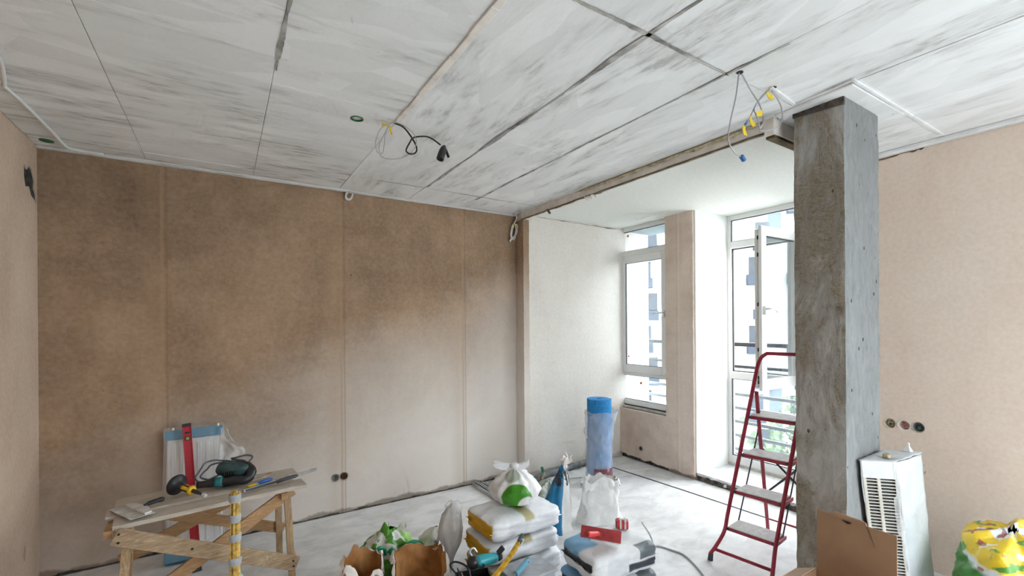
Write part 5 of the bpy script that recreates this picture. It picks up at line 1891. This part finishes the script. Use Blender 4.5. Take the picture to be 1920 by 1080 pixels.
mb.add([(bx0 + .02, by0, bh), (bx1 - .02, by0, bh), (bx1 - .03, by0 - .12, bh - .14), (bx0 + .03, by0 - .12, bh - .14)], [(0, 1, 2, 3)])
mb.build('side_flap', MAT['cardboard'], t, solid=.005)

# flower-printed sack
t = thing('flower_sack', 'plump plastic sack printed yellow, white and green in the right corner', 'sack', (3.55, .66, 0))


def fs_(u, v):
    a = u * 2 * math.pi
    z = v
    r = (.36 * (1 - max(0, z - .45) ** 2 * 1.1)) * (1 if z > .12 else .88 + z) * (1 if z < .93 else max(0.02, (1 - z) / .07) ** .5)
    n = fbm((math.cos(a) * 1.3 + 2, math.sin(a) * 1.3, z * 3), 4)
    n2 = fbm((math.cos(a) * 3 + 9, math.sin(a) * 3, z * 6), 3)
    r *= 1 + .16 * n + .05 * n2
    return V((3.53 + r * math.cos(a) * .95, .60 + r * math.sin(a) * .60, max(0.0, .58 * z + .05 * n * z)))


MB().grid(fs_, 64, 40, wrap=True).build('body', MAT['sack_flower'], t, smooth=True)
# ------------------------------------------------------------------ ceiling wires
t = thing('lamp_wiring', 'black lamp socket hanging on looped wires from the ceiling', 'wiring', (0.88, 2.66, H))
Y0 = 2.66
bc2 = [(.876, 2.907), (.932, 2.904), (.976, 2.868), (1.013, 2.804), (1.006, 2.756), (.968, 2.733), (.941, 2.75), (.969, 2.808), (1.003, 2.854), (1.08, 2.878), (1.123, 2.867), (1.17, 2.833)]
MB().tube(cr([(x, Y0 + .02 * math.sin(i * .9), z) for i, (x, z) in enumerate(bc2)], 5), .005, 8).build('black_cable', MAT['cable_black'], t, smooth=True)
wa_ = [(.87, 2.909), (.796, 2.86), (.76, 2.783), (.757, 2.733), (.772, 2.707), (.804, 2.717), (.817, 2.77), (.824, 2.835), (.844, 2.887)]
MB().tube(cr([(x, Y0 - .02 * math.sin(i * .7), z) for i, (x, z) in enumerate(wa_)], 5), .0026, 6).build('grey_wire', MAT['cable_grey'], t, smooth=True)
wb_ = [(.844, 2.89), (.818, 2.834), (.792, 2.765), (.798, 2.709), (.842, 2.692), (.924, 2.711), (.982, 2.755), (1.003, 2.815), (.976, 2.865), (.909, 2.898), (.863, 2.906)]
MB().tube(cr([(x, Y0 + .03 * math.sin(i * .6), z) for i, (x, z) in enumerate(wb_)], 5), .0026, 6).build('grey_wire', MAT['cable_grey'], t, smooth=True)
MB().bar((.80, Y0, 2.884), (.835, Y0, 2.888), .016, .006, side=(0, 0, 1)).build('yellow_tape', MAT['tape_yellow'], t)
MB().bar((.846, Y0, 2.888), (.858, Y0, 2.835), .010, .006, side=(1, 0, 0)).build('yellow_tape', MAT['tape_yellow'], t)
sa_, sb_ = V((1.195, Y0, 2.822)), V((1.165, Y0 - .01, 2.742))
ax = (sb_ - sa_).normalized()
T_ = Matrix.Translation(sa_) @ ax.to_track_quat('Z', 'Y').to_matrix().to_4x4()
MB().lathe([(.006, -.02), (.012, -.012), (.020, .004), (.024, .03), (.024, .086), (.021, .088), (.020, .07), (.001, .07)], 20, T_, caps=False).build('lamp_socket', MAT['black_plastic'], t, smooth=True)
MB().bar(sa_ + V((.012, 0, -.002)), sa_ + V((.035, 0, -.055)), .02, .012, side=(0, 1, 0)).build('socket_clip', MAT['black_plastic'], t, bevel=.003)
t = thing('ceiling_box', 'round green-rimmed junction hole in the ceiling by the lamp wiring', 'junction box', (HOLE[0], HOLE[1], H))
MB().lathe([(.030, -.004), (.037, -.004), (.037, .0), (.033, .001), (.033, .011), (.001, .0115)], 24, Matrix.Translation((HOLE[0], HOLE[1], H)), caps=False).build('rim', MAT['ring_green'], t)
MB().lathe([(.030, .006), (.030, .0105)], 20, Matrix.Translation((HOLE[0], HOLE[1], H))).build('cavity', MAT['black'], t)
t = thing('ceiling_box', 'dark green junction hole in the ceiling corner above the left wall', 'junction box', (-0.965, 4.09, H))
MB().lathe([(.024, -.003), (.036, -.004), (.037, .004)], 20, Matrix.Translation((-.965, 4.09, H)), caps=True).build('rim', MAT['ring_green'], t)

t = thing('ceiling_wires', 'grey looped wires with yellow tape flags hanging beside the column', 'wiring', (2.25, 1.25, H))
Yw = 1.25
for pts in ([(2.119, 2.912), (2.113, 2.792), (2.054, 2.654), (2.009, 2.551), (2.052, 2.504), (2.132, 2.504)], [(2.136, 2.912), (2.239, 2.865), (2.312, 2.804), (2.315, 2.715), (2.276, 2.666)], [(2.41, 2.912), (2.337, 2.851), (2.262, 2.77), (2.252, 2.722), (2.276, 2.666)], [(2.415, 2.90), (2.504, 2.881), (2.531, 2.831), (2.481, 2.74), (2.375, 2.68), (2.3, 2.666)], [(2.40, 2.905), (2.31, 2.82), (2.235, 2.735), (2.165, 2.665)]):
    MB().tube(cr([(x, Yw + .015 * math.sin(i * 1.3), z) for i, (x, z) in enumerate(pts)], 6), .0036, 7).build('wire', MAT['cable_grey'], t, smooth=True)
for (x, z, a) in ((2.385, 2.872, .4), (2.285, 2.748, -.3), (2.223, 2.702, .9), (2.162, 2.646, 1.5)):
    T_ = Matrix.Translation((x, Yw, z)) @ Matrix.Rotation(a, 4, 'Y')
    MB().grid(lambda u, v: T_ @ V(((u - .35) * .052, .004 * math.sin(u * 4), (v - .5) * (.018 + .014 * u))), 4, 2).build('tape_flag', MAT['tape_yellow'], t, solid=.003)
MB().bar((2.128, Yw, 2.507), (2.158, Yw, 2.486), .020, .014, side=(0, 1, 0)).build('blue_tip', MAT['tip_blue'], t, bevel=.003)
MB().bar((2.16, Yw, 2.66), (2.20, Yw, 2.695), .012, .012, side=(0, 1, 0)).build('blue_tip', MAT['tip_blue'], t, bevel=.003)
for x, y in ((2.125, 1.25), (2.41, 1.24)):
    MB().lathe([(.016, -.002), (.012, .004)], 12, Matrix.Translation((x, y, H))).build('hole', MAT['black'], t)

t = thing('ceiling_cable', 'white cable run along the ceiling and above the brown wall', 'cable', (-0.9, 3.5, H))
MB().tube(cr([(-0.84, 2.75, H - .004), (-0.845, 2.95, H - .012), (-.895, 3.17, H - .03), (-.915, 3.22, H - .012), (-.90, 3.43, H - .010), (-.885, 3.80, H - .012), (-.88, 4.10, H - .012), (-.84, 4.165, H - .012), (-.70, 4.175, H - .010)], 8), .0095, 8).build('conduit', MAT['cable_white'], t, smooth=True)
MB().tube(cr([(-.70, 4.178, H - .008), (0.0, 4.185, H - .008), (.88, 4.19, H - .008)], 6), .0045, 6).build('thin_cable', MAT['cable_white'], t, smooth=True)
MB().tube(cr([(.95, 4.195, H - .022), (1.8, 4.195, H - .020), (2.74, 4.19, H - .020)], 6), .006, 6).build('thin_cable', MAT['cable_white'], t, smooth=True)


def coil(name, label, c, rx, rz_, n, seed):
    t = thing(name, label, 'cable', c, 0, 'white cable coils on the back wall')
    rng = random.Random(seed)
    for k in range(n):
        pts = []
        ph = rng.uniform(-.25, .25)
        sx_, sz_ = rx * rng.uniform(.6, 1.1), rz_ * rng.uniform(.85, 1.05)
        for i in range(13):
            a = i / 12 * 2 * math.pi
            pts.append((c[0] + sx_ * math.sin(a) * math.cos(ph) + .004 * k * math.cos(a), c[1] - .012 - .014 * k / n + sx_ * math.sin(a) * math.sin(ph), c[2] - sz_ + sz_ * math.cos(a)))
        MB().tube(cr(pts, 3), .0038, 6).build('loop', MAT['cable_white'], t, smooth=True)
    return t


t = coil('cable_coil', 'small white cable coil poking out at the ceiling above the brown wall', (.965, 4.235, 2.905), .030, .042, 6, 2)
MB().tube(cr([(.90, 4.235, H - .01), (.94, 4.22, H - .006), (.965, 4.215, H - .012)], 4), .006, 6).build('tail', MAT['cable_white'], t)
t = coil('cable_coil', 'white cable bundle hanging at the corner of the window alcove', (2.728, 4.225, 2.80), .036, .085, 8, 5)
MB().tube(cr([(2.755, 4.20, H - .012), (2.76, 4.20, 2.86), (2.728, 4.205, 2.80)], 5), .0055, 6).build('tail', MAT['cable_white'], t)
MB().lathe([(.012, -.012), (.014, .0), (.010, .012)], 10, Matrix.Translation((2.728, 4.205, 2.795))).build('yellow_tie', MAT['tape_yellow'], t)
MB().tube(cr([(2.715, 4.205, 2.65), (2.69, 4.20, 2.63), (2.672, 4.20, 2.60)], 4), .010, 8).build('loose_end', MAT['cable_white'], t, smooth=True)
